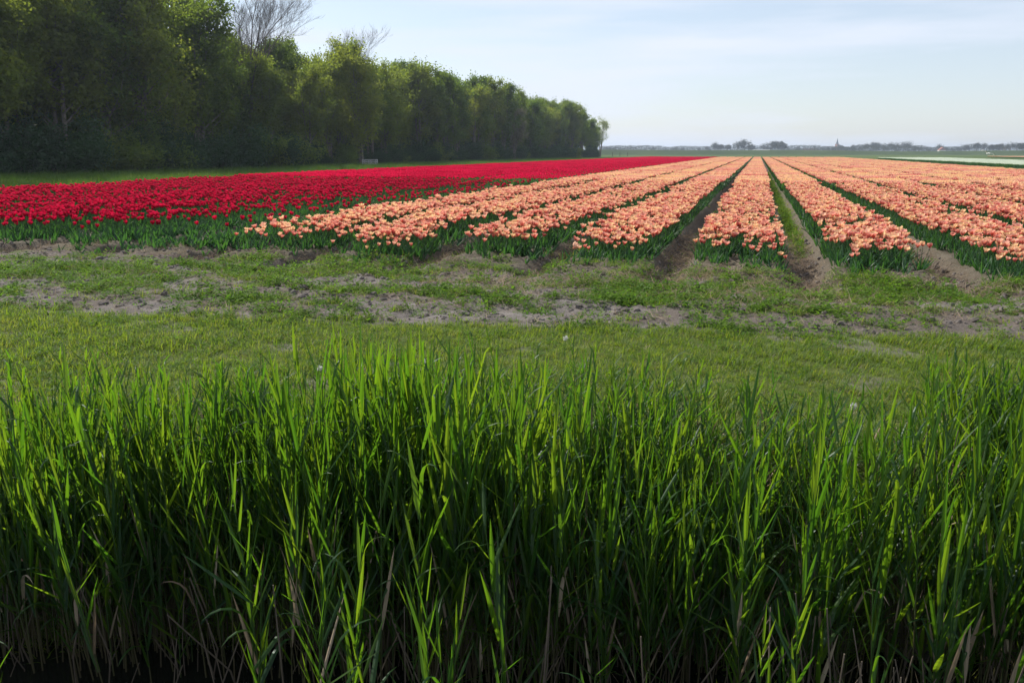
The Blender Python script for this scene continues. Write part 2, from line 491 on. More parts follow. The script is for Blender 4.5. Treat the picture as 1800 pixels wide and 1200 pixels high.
def build_ground():
    def axis(spec):
        out = []
        for a, b, st in spec: out.append(np.arange(a, b, st))
        return np.unique(np.round(np.concatenate(out), 4))
    ps = axis([(-4000, -400, 600), (-400, -60, 40), (-60, -26, 2.0), (-26, -11, 0.16), (-11, 9.5, 0.055), (9.5, 19, 0.16), (19, 60, 4), (60, 400, 40), (400, 4001, 600)])
    qs = axis([(-400, -20, 95), (-20, -4, 2), (-4, 2, 0.35), (2, 13.5, 0.055), (13.5, 24, 0.25), (24, 60, 1.5), (60, 196, 4), (196, 500, 30), (500, 7000, 650)])
    P, Q = np.meshgrid(ps, qs)
    X, Y = xy(P, Q)
    Z = height(X, Y)
    nq, npp = P.shape
    V = np.stack([X, Y, Z], -1).reshape(-1, 3)
    i = np.arange(nq * npp).reshape(nq, npp)
    quads = np.stack([i[:-1, :-1], i[:-1, 1:], i[1:, 1:], i[1:, :-1]], -1).reshape(-1, 4)
    me = np_mesh('ground', V, quads, M['ground'], smooth=True)
    planted = (P > P_RED0) & (P < P_PEACH1) & (Q < Q_END)
    te = turf_edge(X)
    cover = fbm(X * 1.5, Y * 2.6, 40, 5, 0.62) - 0.13 * np.exp(-((Y - te - 0.5) / 0.7) ** 2)
    grass = np.where(Y < te, 0.94 - 0.6 * sstep(0.66, 0.76, fbm(X * 1.6, Y * 2.0, 61, 4)), 0.45 * sstep(0.47, 0.62, cover))
    grass = np.where(Q > 10.6, 0.12 * (1 - furrow(P)), grass)
    damp = sstep(9.6, 10.8, Q) * (0.78 + 0.22 * furrow(P)) + 0.6 * sstep(0.5, 0.62, fbm(X * 1.3 + 8, Y * 1.8, 91, 4)) * (Q < 11) * (Y > te)
    strip = ((P < P_RED0) | (P > P_PEACH1) | (Q > Q_END))
    far = np.where(strip, 1.0, 0.0) * sstep(10, 14, Q)
    mud = 1 - sstep(3.2, 3.55, Y)
    for n, d in (('grass', grass), ('damp', np.clip(damp, 0, 1)), ('far', far), ('mud', mud)):
        a = me.attributes.new(n, 'FLOAT', 'POINT')
        a.data.foreach_set('value', d.astype(np.float32).ravel())
    o = link(bpy.data.objects.new('ground', me))
    tag(o, kind='structure')
build_ground()

w = MB()
w.add([(-60, -0.3, WATER_Z), (60, -0.3, WATER_Z), (60, 4.2, WATER_Z), (-60, 4.2, WATER_Z)], [(0, 1, 2, 3)])
tag(w.build('water', M['water']), kind='structure')

def gz(x, y): return height(np.asarray(x, float), np.asarray(y, float))

# the dike that closes the polder, and a strip of crop in front of it
M['dike_grass'] = solid('dike_grass', (0.050, 0.080, 0.026), 0.95, (0.030, 0.055, 0.018), 0.05)
def build_dike():
    xs = np.linspace(-700, 1500, 90)
    prof = [(-9, -0.3), (-6, 0.5), (-2.4, 2.0), (-1.2, 2.3), (1.2, 2.3), (6, 0.5), (9, -0.3)]
    V = []
    for x in xs:
        yb = 425 + 14 * math.sin(x / 310)
        h = 1 + 0.12 * math.sin(x / 47) + 0.08 * math.sin(x / 19)
        for dy, z in prof: V.append((x, yb + dy, z * h))
    n = len(prof)
    F = [(i * n + k, (i + 1) * n + k, (i + 1) * n + k + 1, i * n + k + 1) for i in range(len(xs) - 1) for k in range(n - 1)]
    o = MB().add(V, F).build('dike', M['dike_grass'], smooth=True)
    tag(o, kind='structure')
build_dike()
# ------------------------------------------------------------------ trees
def leaf_mesh(name, centres, size, mat, jitter=0.5, up_bias=0.25, aspect=0.62, seed=0):
    """thousands of separate leaf-sized rhombs about the given centres"""
    g = np.random.default_rng(seed)
    n = len(centres)
    nrm = g.normal(size=(n, 3)); nrm[:, 2] += up_bias
    nrm /= np.linalg.norm(nrm, axis=1, keepdims=True)
    a = np.cross(nrm, g.normal(size=(n, 3)))
    a /= np.linalg.norm(a, axis=1, keepdims=True) + 1e-9
    b = np.cross(nrm, a)
    s = (size * (1 + jitter * (g.random(n) - 0.5) * 2))[:, None]
    V = np.empty((n, 4, 3))
    V[:, 0] = centres - a * s * 0.5
    V[:, 1] = centres + b * s * 0.5 * aspect - a * s * 0.05
    V[:, 2] = centres + a * s * 0.5
    V[:, 3] = centres - b * s * 0.5 * aspect - a * s * 0.05
    return np_mesh(name, V.reshape(-1, 3), np.arange(n * 4).reshape(n, 4), mat)

def grow_tree(seed, H=14.0, spread=3.2, stems=3, limbs=11, twigs=5, leaves=9000, leaf=0.17, low=0.22, crown_top=1.0, clump=0.55, upright=0.8):
    """returns (trunk MB, leaf centres): a coppiced, upright tree of several stems"""
    g = random.Random(seed)
    tr = MB()
    tips = []
    for s in range(stems):
        an = g.uniform(0, 6.28)
        r0 = g.uniform(0.05, 0.35) if stems > 1 else 0
        base = Vector((math.cos(an) * r0, math.sin(an) * r0, -0.15))
        lean = Vector((math.cos(an), math.sin(an), 0)) * g.uniform(0.02, 0.13) * (1 if stems > 1 else 0.4)
        h = H * g.uniform(0.78, 1.0)
        pts, rad = [], []
        wob = Vector((0, 0, 0))
        for i in range(9):
            t = i / 8
            wob += Vector((g.uniform(-1, 1), g.uniform(-1, 1), 0)) * 0.13
            pts.append(base + Vector((0, 0, h * t)) + lean * h * t * (0.5 + 0.5 * t) + wob * t)
            rad.append((0.15 + 0.05 * g.random()) * (H / 14) * (1 - 0.86 * t) * (1.35 if i == 0 else 1))
        tr.tube(pts, rad, 6)
        for k in range(limbs):
            t = low + (0.97 - low) * (k + g.random()) / limbs
            i = min(7, int(t * 8)); f = t * 8 - i
            p0 = pts[i].lerp(pts[i + 1], f)
            an2 = g.uniform(0, 6.28)
            shape = math.sin(math.pi * min(1, 0.18 + 0.82 * (t - low * 0.5) / (1 - low * 0.5))) ** 0.6
            ln = spread * (0.35 + 0.75 * shape) * g.uniform(0.65, 1.15)
            d = Vector((math.cos(an2), math.sin(an2), upright * g.uniform(0.6, 1.6))).normalized()
            lp, lr = [p0], [rad[i] * 0.5 + 0.012]
            for j in range(1, 5):
                d = (d + Vector((g.uniform(-1, 1), g.uniform(-1, 1), g.uniform(-0.3, 0.8))) * 0.16).normalized()
                lp.append(lp[-1] + d * ln / 4)
                lr.append((rad[i] * 0.5 + 0.012) * (1 - j / 4.4))
            tr.tube(lp, lr, 4, cap=False)
            for m in range(twigs):
                j = g.randint(1, 4)
                q0 = lp[j]
                d2 = (d + Vector((g.uniform(-1, 1), g.uniform(-1, 1), g.uniform(-0.5, 0.9))) * 0.9).normalized()
                l2 = ln * g.uniform(0.25, 0.5)
                q1 = q0 + d2 * l2 * 0.5 + Vector((0, 0, 0.05)); q2 = q0 + d2 * l2 + Vector((0, 0, 0.12))
                tr.tube([q0, q1, q2], [0.018, 0.012, 0.005], 3, cap=False)
                tips += [q1, q2, q2]
            tips += [lp[3], lp[4], lp[4]]
    tips = np.array([tuple(t) for t in tips])
    gg = np.random.default_rng(seed + 500)
    keep = gg.random(len(tips)) < 0.85
    tips = tips[keep]
    wts = gg.random(len(tips)) ** 1.6 + 0.08
    idx = gg.choice(len(tips), leaves, p=wts / wts.sum())
    spread_ = (0.7 + 0.7 * gg.random(len(tips)))[idx][:, None]
    C = tips[idx] + gg.normal(size=(leaves, 3)) * spread_ * np.array([clump, clump, clump * 0.85])
    C = C[C[:, 2] > 0.3]
    return tr, C

def place_tree(kind, name, x, y, rz, s, label, group, crown_mat=None, sz=None, squash=1.0):
    o = empty(name, (x, y, float(gz(x, y)) - 0.05), rz)
    o.scale = (s * squash, s * squash, sz or s)
    o.rotation_euler = (gt.uniform(-.05, .05), gt.uniform(-.05, .05), rz)
    for pn, me in kind:
        c = bpy.data.objects.new(pn, me)
        link(c); c.parent = o
        if pn == 'crown' and crown_mat:
            c.material_slots[0].link = 'OBJECT'
            c.material_slots[0].material = crown_mat
    tag(o, label, 'tree', group)
    return o

def make_kind(seed, mat, **kw):
    leaf = kw.get('leaf', 0.17)
    tr, C = grow_tree(seed, **kw)
    return [('trunk', tr.mesh('trunk', M['bark'])), ('crown', leaf_mesh('crown', C, leaf, mat, seed=seed))]

near_kinds = [make_kind(s, M['crown_mid'], H=15, spread=3.0, stems=st, limbs=13, twigs=6, leaves=17500, leaf=0.23, low=lo, clump=0.40)
              for s, st, lo in ((1, 3, 0.16), (2, 2, 0.18), (3, 4, 0.14), (4, 2, 0.2))]
mid_kinds = [make_kind(s, M['crown_mid'], H=15, spread=3.0, stems=st, limbs=11, leaves=11000, leaf=0.28, low=lo, clump=0.36)
             for s, st, lo in ((11, 3, 0.20), (12, 3, 0.24), (13, 4, 0.19), (14, 2, 0.26))]
wood_kinds_open = [make_kind(s, M['crown_mid'], H=14, spread=2.6, stems=3, limbs=8, leaves=4200, leaf=0.24, low=0.36, clump=0.5) for s in (21, 22)]

P_WOOD = -50.0
gt = random.Random(7)
def tree_at(p, q, **k):
    x, y = xy(p, q)
    return x, y
def wood_label(where, bright, s):
    look = 'yellow-green' if bright else ('low dark green' if s < 0.82 else 'tall green')
    lab = {'front edge': look + ' many-stemmed tree in the front edge of the wood', 'far end': look + ' slender tree towards the far end of the wood',
           'inner rows': look + ' tree inside the wood, its top showing over the front trees'}[where]
    return lab, '%s trees of the wood, %s' % (look, where)
q = 33.0
while q < 258:
    far = q > 118
    kinds = mid_kinds if far else near_kinds
    kd = gt.choice(kinds)
    p = P_WOOD + gt.uniform(-3.2, 2.2)
    x, y = xy(p, q)
    s = gt.uniform(0.80, 1.04) * (1.25 if q < 70 else (0.84 if q < 87 else 1.0))
    if q > 225: s *= 1.0 - 0.38 * (q - 225) / 33
    mat = M['crown_mid']
    if gt.random() < 0.16: mat = M['crown_bright']
    place_tree(kd, 'wood_tree', x, y, gt.uniform(0, 6.28), s, *wood_label('far end' if far else 'front edge', mat is M['crown_bright'], s), mat)
    q += gt.uniform(3.4, 5.0) if not far else gt.uniform(2.7, 4.1)
for dp, q0, st in ((-6.5, 31, 3.9), (-14, 34, 6.0), (-23, 36, 8.0)):
    q = q0
    while q < 252 + dp:
        x, y = xy(P_WOOD + dp + gt.uniform(-1.5, 1.5), q)
        kd = gt.choice(mid_kinds if q > 80 or dp < -10 else near_kinds)
        s, bright = gt.uniform(0.86, 1.06) * (1.2 if q < 72 else 1.0), gt.random() < 0.2
        place_tree(kd, 'wood_tree', x, y, gt.uniform(0, 6.28), s, *wood_label('inner rows', bright, s), M['crown_bright'] if bright else None)
        q += st * gt.uniform(0.8, 1.25)
# trees that stand out
x, y = xy(-47.2, 92.0)
place_tree(near_kinds[2], 'wood_tree', x, y, 2.1, 0.93, 'bright yellow-green tree with a pointed top behind the slatted crate', None, M['crown_bright'])
x, y = xy(-47.0, 158)
place_tree(mid_kinds[1], 'blossoming_tree', x, y, 0.4, 0.72, 'pale cream flowering tree low in the front of the wood', None, M['crown_blossom'])
x, y = xy(-49.5, 264)
place_tree(wood_kinds_open[0], 'wood_tree', x, y, 1.0, 0.86, 'thin open tree standing last at the far end of the wood', None)
x, y = xy(-51.5, 261)
place_tree(wood_kinds_open[1], 'wood_tree', x, y, 1.0, 0.7, 'short leafy tree crowding against the last thin tree of the wood', None)

def bare_tree(seed, H, spread):
    g = random.Random(seed)
    tr, br = MB(), MB()
    def grow(p, d, ln, r, lvl):
        pts, rad = [p], [r]
        for j in range(1, 5):
            d = (d + Vector((g.uniform(-1, 1), g.uniform(-1, 1), g.uniform(-0.2, 0.7))) * (0.07 if lvl == 0 else 0.16)).normalized()
            pts.append(pts[-1] + d * ln / 4); rad.append(r * (1 - 0.17 * j))
        (tr if lvl == 0 else br).tube(pts, rad, 6 if lvl == 0 else (4 if lvl < 3 else 3), cap=False)
        if lvl >= 5: return
        n = (10, 8, 6, 5, 4)[lvl]
        for k in range(n):
            t = (0.42 if lvl == 0 else 0.25) + (0.6 if lvl == 0 else 0.75) * (k + g.random()) / n
            t = min(t, 0.99)
            i = int(t * 4); f = t * 4 - i
            p0 = pts[i].lerp(pts[i + 1], f)
            a = d.orthogonal().normalized()
            a.rotate(Matrix.Rotation(g.uniform(0, 6.28), 3, d))
            nd = (d * g.uniform(0.7, 1.2) + a * spread * g.uniform(0.6, 1.1) + Vector((0, 0, 0.25))).normalized()
            grow(p0, nd, ln * g.uniform(0.42, 0.62), max(0.006, rad[i] * 0.52), lvl + 1)
    grow(Vector((0, 0, -0.2)), Vector((0, 0, 1)), H * 0.62, H * 0.013, 0)
    return [('trunk', tr.mesh('trunk', M['bark'])), ('branches', br.mesh('branches', M['twig']))]
bk = [bare_tree(5, 19, 0.75), bare_tree(9, 17.5, 0.62)]
for kd, p, q, s, rz, lab in ((bk[0], -53.0, 77, 1.08, 0.3, 'tall bare-branched tree fanning wide above the left part of the wood'),
                             (bk[1], -53.0, 97, 0.93, 1.2, 'bare tree whose twiggy top rises above the yellow-green tree'),
                             (bk[0], -60.0, 70, 1.0, 2.6, 'bare tree standing behind the wide bare-branched one in the wood')):
    x, y = xy(p, q)
    place_tree(kd, 'bare_tree', x, y, rz, s, lab, None)

# shrubs along the foot of the wood
def shrub_kind(seed, n=5200, leaf=0.16):
    g = random.Random(seed)
    st = MB(); tips = []
    for k in range(11):
        an = g.uniform(0, 6.28); el = g.uniform(0.5, 1.45); ln = g.uniform(1.4, 2.3)
        d = Vector((math.cos(an) * math.cos(el), math.sin(an) * math.cos(el), math.sin(el)))
        pts = [Vector((0, 0, -0.1))]
        for j in range(4):
            d = (d + Vector((g.uniform(-1, 1), g.uniform(-1, 1), g.uniform(-0.5, 0.5))) * 0.16).normalized()
            pts.append(pts[-1] + d * ln / 3)
            if j: tips += [pts[-1]] * 2
            if j:
                e = pts[-1] + Vector((g.uniform(-1, 1), g.uniform(-1, 1), g.uniform(-0.6, 0.6))) * 0.6
                st.tube([pts[-1], e], [0.012, 0.004], 3, cap=False); tips.append(e)
        st.tube(pts, [0.035, 0.028, 0.02, 0.013, 0.006], 4, cap=False)
    tips = np.array([tuple(t) for t in tips]); gg = np.random.default_rng(seed)
    C = tips[gg.integers(0, len(tips), n)] + gg.normal(size=(n, 3)) * 0.34
    C = C[C[:, 2] > 0.05]
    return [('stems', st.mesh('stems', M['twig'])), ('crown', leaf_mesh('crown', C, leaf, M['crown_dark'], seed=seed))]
sk = [shrub_kind(s) for s in (31, 32, 33)]
q = 34.0
while q < 250:
    p = P_WOOD + gt.uniform(1.2, 3.4)
    x, y = xy(p, q)
    s = gt.uniform(0.95, 1.35) if q < 80 else gt.uniform(0.65, 1.1)
    if 80 < q < 104: s *= 0.75
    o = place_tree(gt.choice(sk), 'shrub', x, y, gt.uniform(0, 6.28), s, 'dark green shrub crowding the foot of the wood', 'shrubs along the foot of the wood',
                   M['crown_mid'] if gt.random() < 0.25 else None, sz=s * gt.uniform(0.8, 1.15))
    o['category'] = 'shrub'
    q += gt.uniform(1.7, 2.9) if q < 80 else gt.uniform(2.0, 3.6)
q = 36.0
while q < 252:                                      # a second line, further in, closes the gaps between the stems
    p = P_WOOD - gt.uniform(4.0, 9.0)
    x, y = xy(p, q)
    s = gt.uniform(1.3, 2.0) if q < 150 else gt.uniform(0.9, 1.4)
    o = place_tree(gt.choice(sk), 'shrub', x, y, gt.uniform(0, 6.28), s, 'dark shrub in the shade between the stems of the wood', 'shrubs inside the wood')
    o['category'] = 'shrub'
    q += gt.uniform(2.4, 4.4) if q < 150 else gt.uniform(2.6, 4.6)
q = 40.0
while q < 112:
    x, y = xy(P_WOOD - gt.uniform(11, 16), q)
    o = place_tree(gt.choice(sk), 'shrub', x, y, gt.uniform(0, 6.28), gt.uniform(1.7, 2.3), 'dark shrub in the shade between the stems of the wood', 'shrubs inside the wood')
    o['category'] = 'shrub'
    q += gt.uniform(2.6, 4.2)
# thin dead poles and saplings between the trunks
def pole_kind(seed):
    g = random.Random(seed)
    m = MB()
    p = Vector((0, 0, -0.1)); pts = [p]
    for j in range(5):
        p = p + Vector((g.uniform(-0.12, 0.12), g.uniform(-0.12, 0.12), 0.95)); pts.append(p)
    m.tube(pts, [0.045, 0.04, 0.032, 0.025, 0.016, 0.006], 5)
    b = MB()
    for k in range(9):
        i = g.randint(1, 4); an = g.uniform(0, 6.28)
        e = pts[i] + Vector((math.cos(an) * 0.6, math.sin(an) * 0.6, g.uniform(0.3, 0.8)))
        b.tube([pts[i], e], [0.013, 0.004], 3, cap=False)
    return [('trunk', m.mesh('trunk', M['bark'])), ('branches', b.mesh('branches', M['twig']))]
pk = [pole_kind(s) for s in (41, 42, 43)]
for i in range(110):
    qq = 66 + (i + gt.random()) * 1.62
    x, y = xy(P_WOOD + gt.uniform(-2.5, 2.4), qq)
    o = place_tree(gt.choice(pk), 'sapling', x, y, gt.uniform(0, 6.28), gt.uniform(0.6, 1.05), 'thin bare sapling among the trunks at the edge of the wood', 'saplings at the edge of the wood')

# ------------------------------------------------------------------ slatted crate at the foot of the wood, fence posts
cx, cy = xy(-43.6, 87.0)
cr = tag(empty('wooden_crate', (cx, cy, float(gz(cx, cy))), -0.05), 'grey slatted wooden crate standing at the foot of the wood', 'crate')
cw, cd, ch = 1.62, 1.2, 0.74
for sy in (-1, 1):
    for k in range(3):
        MB().box(-cw / 2, cw / 2, sy * cd / 2 - 0.012, sy * cd / 2 + 0.012, 0.13 + k * 0.225, 0.27 + k * 0.225).build('board', M['weathered_wood'], cr)
    for xx in (-cw / 2 + 0.06, 0.0, cw / 2 - 0.06):
        MB().box(xx - 0.05, xx + 0.05, sy * (cd / 2 - 0.055) - 0.04, sy * (cd / 2 - 0.055) + 0.04, 0.0, ch - 0.02).build('post', M['weathered_wood'], cr)
for sx in (-1, 1):
    for k in range(3):
        MB().box(sx * cw / 2 - 0.012, sx * cw / 2 + 0.012, -cd / 2 + 0.015, cd / 2 - 0.015, 0.13 + k * 0.225, 0.27 + k * 0.225).build('board', M['weathered_wood'], cr)
MB().box(-cw / 2 + 0.02, cw / 2 - 0.02, -cd / 2 + 0.1, cd / 2 - 0.1, 0.1, 0.125).build('floor_board', M['weathered_wood'], cr)
for qq, pp in ((268, -46.0), (274, -44.5), (281, -43)):
    x, y = xy(pp, qq)
    o = MB().tube([(0, 0, -0.3), (0, 0, 0.9), (0.01, 0, 1.45)], [0.09, 0.085, 0.075], 7).build('fence_post', M['dark_wood'])
    o.location = (x, y, 0)
    tag(o, 'dark wooden fence post in the grass past the far end of the wood', 'post', 'fence posts past the wood')

# ------------------------------------------------------------------ the village on the horizon
def far_at(px, dist): return (px - 900) / (F_PX / CP) * dist
def far_kind(seed, round_=1.0, n=1500, mat='far_crown'):
    g = random.Random(seed); m = MB(); tips = []
    m.tube([(0, 0, -0.5), (0.1, 0, 3), (0, 0.1, 6)], [0.35, 0.28, 0.15], 6)
    for k in range(26):
        an = g.uniform(0, 6.28); t = g.uniform(0.25, 1)
        z0 = 2.0 + 3.6 * t
        r = 3.6 * round_ * math.sin(math.pi * (0.15 + 0.75 * t)) * g.uniform(0.7, 1.05)
        e = Vector((math.cos(an) * r, math.sin(an) * r, z0 + 3.2 * g.uniform(0.35, 1.05)))
        m.tube([(0, 0, z0), Vector((0, 0, z0)).lerp(e, 0.55) + Vector((0, 0, 0.3)), e], [0.12, 0.08, 0.03], 4, cap=False)
        tips += [e, Vector((0, 0, z0)).lerp(e, 0.7)]
    tips = np.array([tuple(t) for t in tips]); gg = np.random.default_rng(seed)
    C = tips[gg.integers(0, len(tips), n)] + gg.normal(size=(n, 3)) * 0.62
    return [('trunk', m.mesh('trunk', M['bark'])), ('crown', leaf_mesh('crown', C, 0.55, M[mat], seed=seed))]
fk = [far_kind(51), far_kind(52, 1.25), far_kind(53, 0.8)]
fbare = [far_kind(54, 1.1, 620), far_kind(55, 1.2, 560)]
fdense = [far_kind(56, 1.0, 3200), far_kind(57, 1.15, 3000)]
#           photo x, distance, scale, sort, label (None = one of the line)
village = [(1064, 980, .62, 'b'), (1072, 980, .66, 'b'), (1080, 990, .6, 'b'),
           (1148, 1100, .7, 'n'), (1171, 1100, .55, 'b'), (1186, 1080, .68, 'n'), (1200, 1080, .6, 'n'), (1228, 1080, .6, 'n'), (1243, 1060, .75, 'n'),
           (1256, 940, 1.05, 'n'), (1266, 930, .9, 'd'), (1279, 930, .92, 'n'), (1296, 880, 1.2, 'b'), (1309, 880, 1.3, 'n'), (1320, 900, .85, 'd'),
           (1344, 900, 1.0, 'b'), (1355, 900, 1.15, 'n'), (1368, 840, 1.12, 'd'), (1374, 830, .95, 'd'),
           (1386, 1150, .66, 'n'), (1402, 1150, .7, 'd'), (1414, 1150, .6, 'n'), (1433, 1150, .72, 'n'), (1447, 1150, .64, 'n'), (1455, 1120, .7, 'n'),
           (1465, 1120, .72, 'n'), (1477, 1080, .95, 'd'), (1489, 1080, .74, 'n'), (1500, 1080, .95, 'n'), (1512, 1080, .75, 'n'), (1522, 1000, 1.0, 'n'),
           (1535, 960, 1.2, 'n'), (1541, 960, 1.05, 'd'), (1556, 1000, .75, 'n'), (1567, 960, 1.15, 'b'), (1575, 960, 1.15, 'b'), (1588, 940, 1.2, 'b'), (1597, 940, 1.25, 'b'),
           (1607, 1050, .7, 'd'), (1616, 1080, .65, 'n'), (1633, 1150, .6, 'n'), (1649, 900, .95, 'b'), (1661, 1000, .6, 'd'), (1674, 1050, .55, 'n'), (1685, 980, .65, 'd'),
           (1698, 900, .8, 'd'), (1716, 880, 1.05, 'n'), (1727, 880, 1.05, 'b'), (1745, 800, .8, 'd'), (1756, 790, .85, 'd'), (1766, 760, .8, 'b'), (1775, 760, .95, 'b'), (1786, 760, .92, 'b'), (1797, 720, .85, 'd'), (1810, 700, .9, 'd')]
for px, dist, s, sort in village:
    kd = gt.choice({'n': fk, 'b': fbare, 'd': fdense}[sort])
    x = far_at(px, dist)
    lab = {'n': 'hazy rounded tree in the line on the horizon behind the dike', 'b': 'hazy sparse tree with see-through crown on the horizon',
           'd': 'hazy dark dense tree on the horizon behind the dike'}[sort]
    o = place_tree(kd, 'distant_tree', x, dist, gt.uniform(0, 6.28), s * 1.22, lab, {'n': 'rounded trees on the horizon', 'b': 'sparse trees on the horizon', 'd': 'dense dark trees on the horizon'}[sort])
# low woodland and hedges along the foot of the village: one hazy mass
hc = []
gg = np.random.default_rng(77)
for px in np.arange(1056, 1840, 2.2):
    dist = 1020 + 140 * math.sin(px / 90.0) + gg.uniform(-60, 60)
    hh = 6.4 + 4.6 * vnoise(np.array([px / 21.0]), np.array([0.5]), 4)[0] + (1.5 if px > 1690 else 0)
    n = 190
    c = gg.normal(size=(n, 3)) * np.array([2.2, 2.0, hh * 0.3]) + np.array([far_at(px, dist), dist, hh * 0.55])
    c[:, 2] = np.clip(c[:, 2], 0.2, hh * (0.85 + 0.2 * gg.random(n)))
    hc.append(c)
hc = np.concatenate(hc)
tag(link(bpy.data.objects.new('hedgerow', leaf_mesh('hedgerow', hc, 0.8, M['far_crown'], seed=3))),
    'hazy grey-green line of hedges and undergrowth along the horizon', 'hedgerow', None, 'stuff')

# church
dist = 1400.0
x = far_at(1470.3, dist)
ch = tag(empty('church', (x, dist, 0), 0.3), 'slim grey church spire rising above the trees on the horizon', 'church')
t = MB().box(-2.3, 2.3, -2.3, 2.3, 0, 14.6).build('tower', M['brick'], ch)
for sx, sy in ((0, -2.33), (0, 2.33)):
    MB().box(-0.6, 0.6, sy - 0.04, sy + 0.04, 10.6, 13.6).build('belfry_opening', M['slate'], t)
sp = MB()
ring = lambda z, r: [(math.cos(math.pi * (2 * k + 1) / 8) * r, math.sin(math.pi * (2 * k + 1) / 8) * r, z) for k in range(8)]
lv = [(14.6, 2.75), (15.2, 2.3), (17.2, 1.55), (24.2, 0.12)]
vv = [p for z, r in lv for p in ring(z, r)] + [(0, 0, 24.6)]
ff = [(i * 8 + k, i * 8 + (k + 1) % 8, (i + 1) * 8 + (k + 1) % 8, (i + 1) * 8 + k) for i in range(3) for k in range(8)] + [(24 + k, 24 + (k + 1) % 8, 32) for k in range(8)] + [tuple(reversed(range(8)))]
s_ = sp.add(vv, ff).build('spire', M['slate'], ch)
MB().tube([(0, 0, 24.4), (0, 0, 26.2)], [0.06, 0.03], 5).build('weathervane', M['slate'], s_)
MB().box(2.4, 17, -4.2, 4.2, 0, 6.0).build('nave', M['brick'], ch)
MB().add([(2.4, -4.6, 5.9), (17.2, -4.6, 5.9), (17.2, 4.6, 5.9), (2.4, 4.6, 5.9), (2.4, 0, 10.2), (17.2, 0, 10.2)],
         [(0, 1, 5, 4), (3, 4, 5, 2), (0, 4, 3), (1, 2, 5), (0, 3, 2, 1)]).build('roof', M['slate'], ch)

def house(px, dist, wdt, dep, eave, ridge, wall, roof, rz, label, name='house', cat='house', windows=2):
    x = far_at(px, dist)
    h = tag(empty(name, (x, dist, 0), rz), label, cat)
    MB().box(-wdt / 2, wdt / 2, -dep / 2, dep / 2, 0, eave).build('wall', M[wall], h)
    r = MB().add([(-wdt / 2 - .3, -dep / 2 - .3, eave - .1), (wdt / 2 + .3, -dep / 2 - .3, eave - .1), (wdt / 2 + .3, dep / 2 + .3, eave - .1), (-wdt / 2 - .3, dep / 2 + .3, eave - .1),
                  (-wdt / 2 - .3, 0, ridge), (wdt / 2 + .3, 0, ridge)], [(0, 1, 5, 4), (3, 4, 5, 2), (0, 4, 3), (1, 2, 5), (0, 3, 2, 1)]).build('roof', M[roof], h)
    if windows:
        MB().box(wdt * .2, wdt * .2 + .7, -.35, .35, ridge - .9, ridge + .9).build('chimney', M['brick'], r)
    for k in range(windows):
        xx = -wdt / 2 + wdt * (k + 0.5) / windows
        MB().box(xx - .5, xx + .5, -dep / 2 - .04, -dep / 2 + .04, 1.0, 2.2).build('window', M['pane'], h)
    return h
house(1330.5 + 7, 880, 18, 10, 2.3, 3.6, 'slate', 'white_paint', 0.0, 'long low barn with a white roof between the horizon trees', 'barn', 'barn', 0)
house(1655, 860, 7, 6.5, 3.2, 6.2, 'white_paint', 'roof_tile', 1.35, 'small white-gabled house with a red roof on the horizon')
house(1424, 1120, 16, 8, 3.0, 6.2, 'brick', 'roof_tile', 0.1, 'long red-roofed house below the horizon trees')
house(1448, 1240, 34, 9, 3.0, 4.6, 'white_paint', 'white_paint', 0.05, 'pale long shed near the church spire', 'shed', 'shed', 0)
house(1389, 1180, 26, 9, 3.4, 4.8, 'white_paint', 'slate', 0.0, 'long pale farm shed beside the dark round tree', 'shed', 'shed', 0)

# ------------------------------------------------------------------ gull over the fields
bd = 72.0
bx = far_at(1737, bd)
bird = tag(empty('bird', (bx, bd, CAM_H - 0.14), 0.0), 'white gull gliding low over the fields with bent wings', 'bird')
# one continuous body: tail, body, neck, head
rings = [(-0.26, 0.012, 0.045), (-0.16, 0.03, 0.04), (-0.05, 0.06, 0.062), (0.06, 0.068, 0.07), (0.15, 0.05, 0.052), (0.2, 0.036, 0.038), (0.245, 0.037, 0.036), (0.28, 0.018, 0.018)]
bm = MB(); vv = []
for yy, rz_, rx_ in rings:
    for k in range(8):
        an = 2 * math.pi * k / 8
        vv.append((math.cos(an) * rx_, -yy, math.sin(an) * rz_ + (0.01 if yy > 0.18 else 0)))
ff = [(i * 8 + k, i * 8 + (k + 1) % 8, (i + 1) * 8 + (k + 1) % 8, (i + 1) * 8 + k) for i in range(7) for k in range(8)] + [tuple(range(8)), tuple(reversed(range(56, 64)))]
bm.add(vv, ff)
def wing(path, chord):
    v, f = [], []
    for (px_, pz_, sw), c in zip(path, chord):
        v += [(px_, -0.05 - c / 2 + sw, pz_), (px_, -0.05 + sw, pz_ + 0.022), (px_, -0.05 + c / 2 + sw, pz_), (px_, -0.05 + sw, pz_ - 0.016)]
    n = len(path)
    for i in range(n - 1):
        for k in range(4):
            f.append((i * 4 + k, i * 4 + (k + 1) % 4, (i + 1) * 4 + (k + 1) % 4, (i + 1) * 4 + k))
    f += [(3, 2, 1, 0), tuple((n - 1) * 4 + k for k in range(4))]
    return v, f
bm.add(*wing([(0, 0.02, 0), (-0.16, 0.06, -.02), (-0.34, 0.19, -.05), (-0.46, 0.23, .0), (-0.66, 0.18, .1)], [0.17, 0.17, 0.15, 0.13, 0.02]))
bm.add(*wing([(0, 0.02, 0), (0.18, 0.02, -.02), (0.4, 0.02, -.05), (0.52, -0.06, .0), (0.6, -0.19, .1)], [0.17, 0.17, 0.15, 0.13, 0.04]))
bm.build('body', M['feather'], bird, smooth=True)
MB().tube([(0, -0.275, 0.008), (0, -0.32, 0.002)], [0.011, 0.003], 6).build('beak', M['beak'], bird)
bird.rotation_euler = (0, 0.1, R(60) * 0)
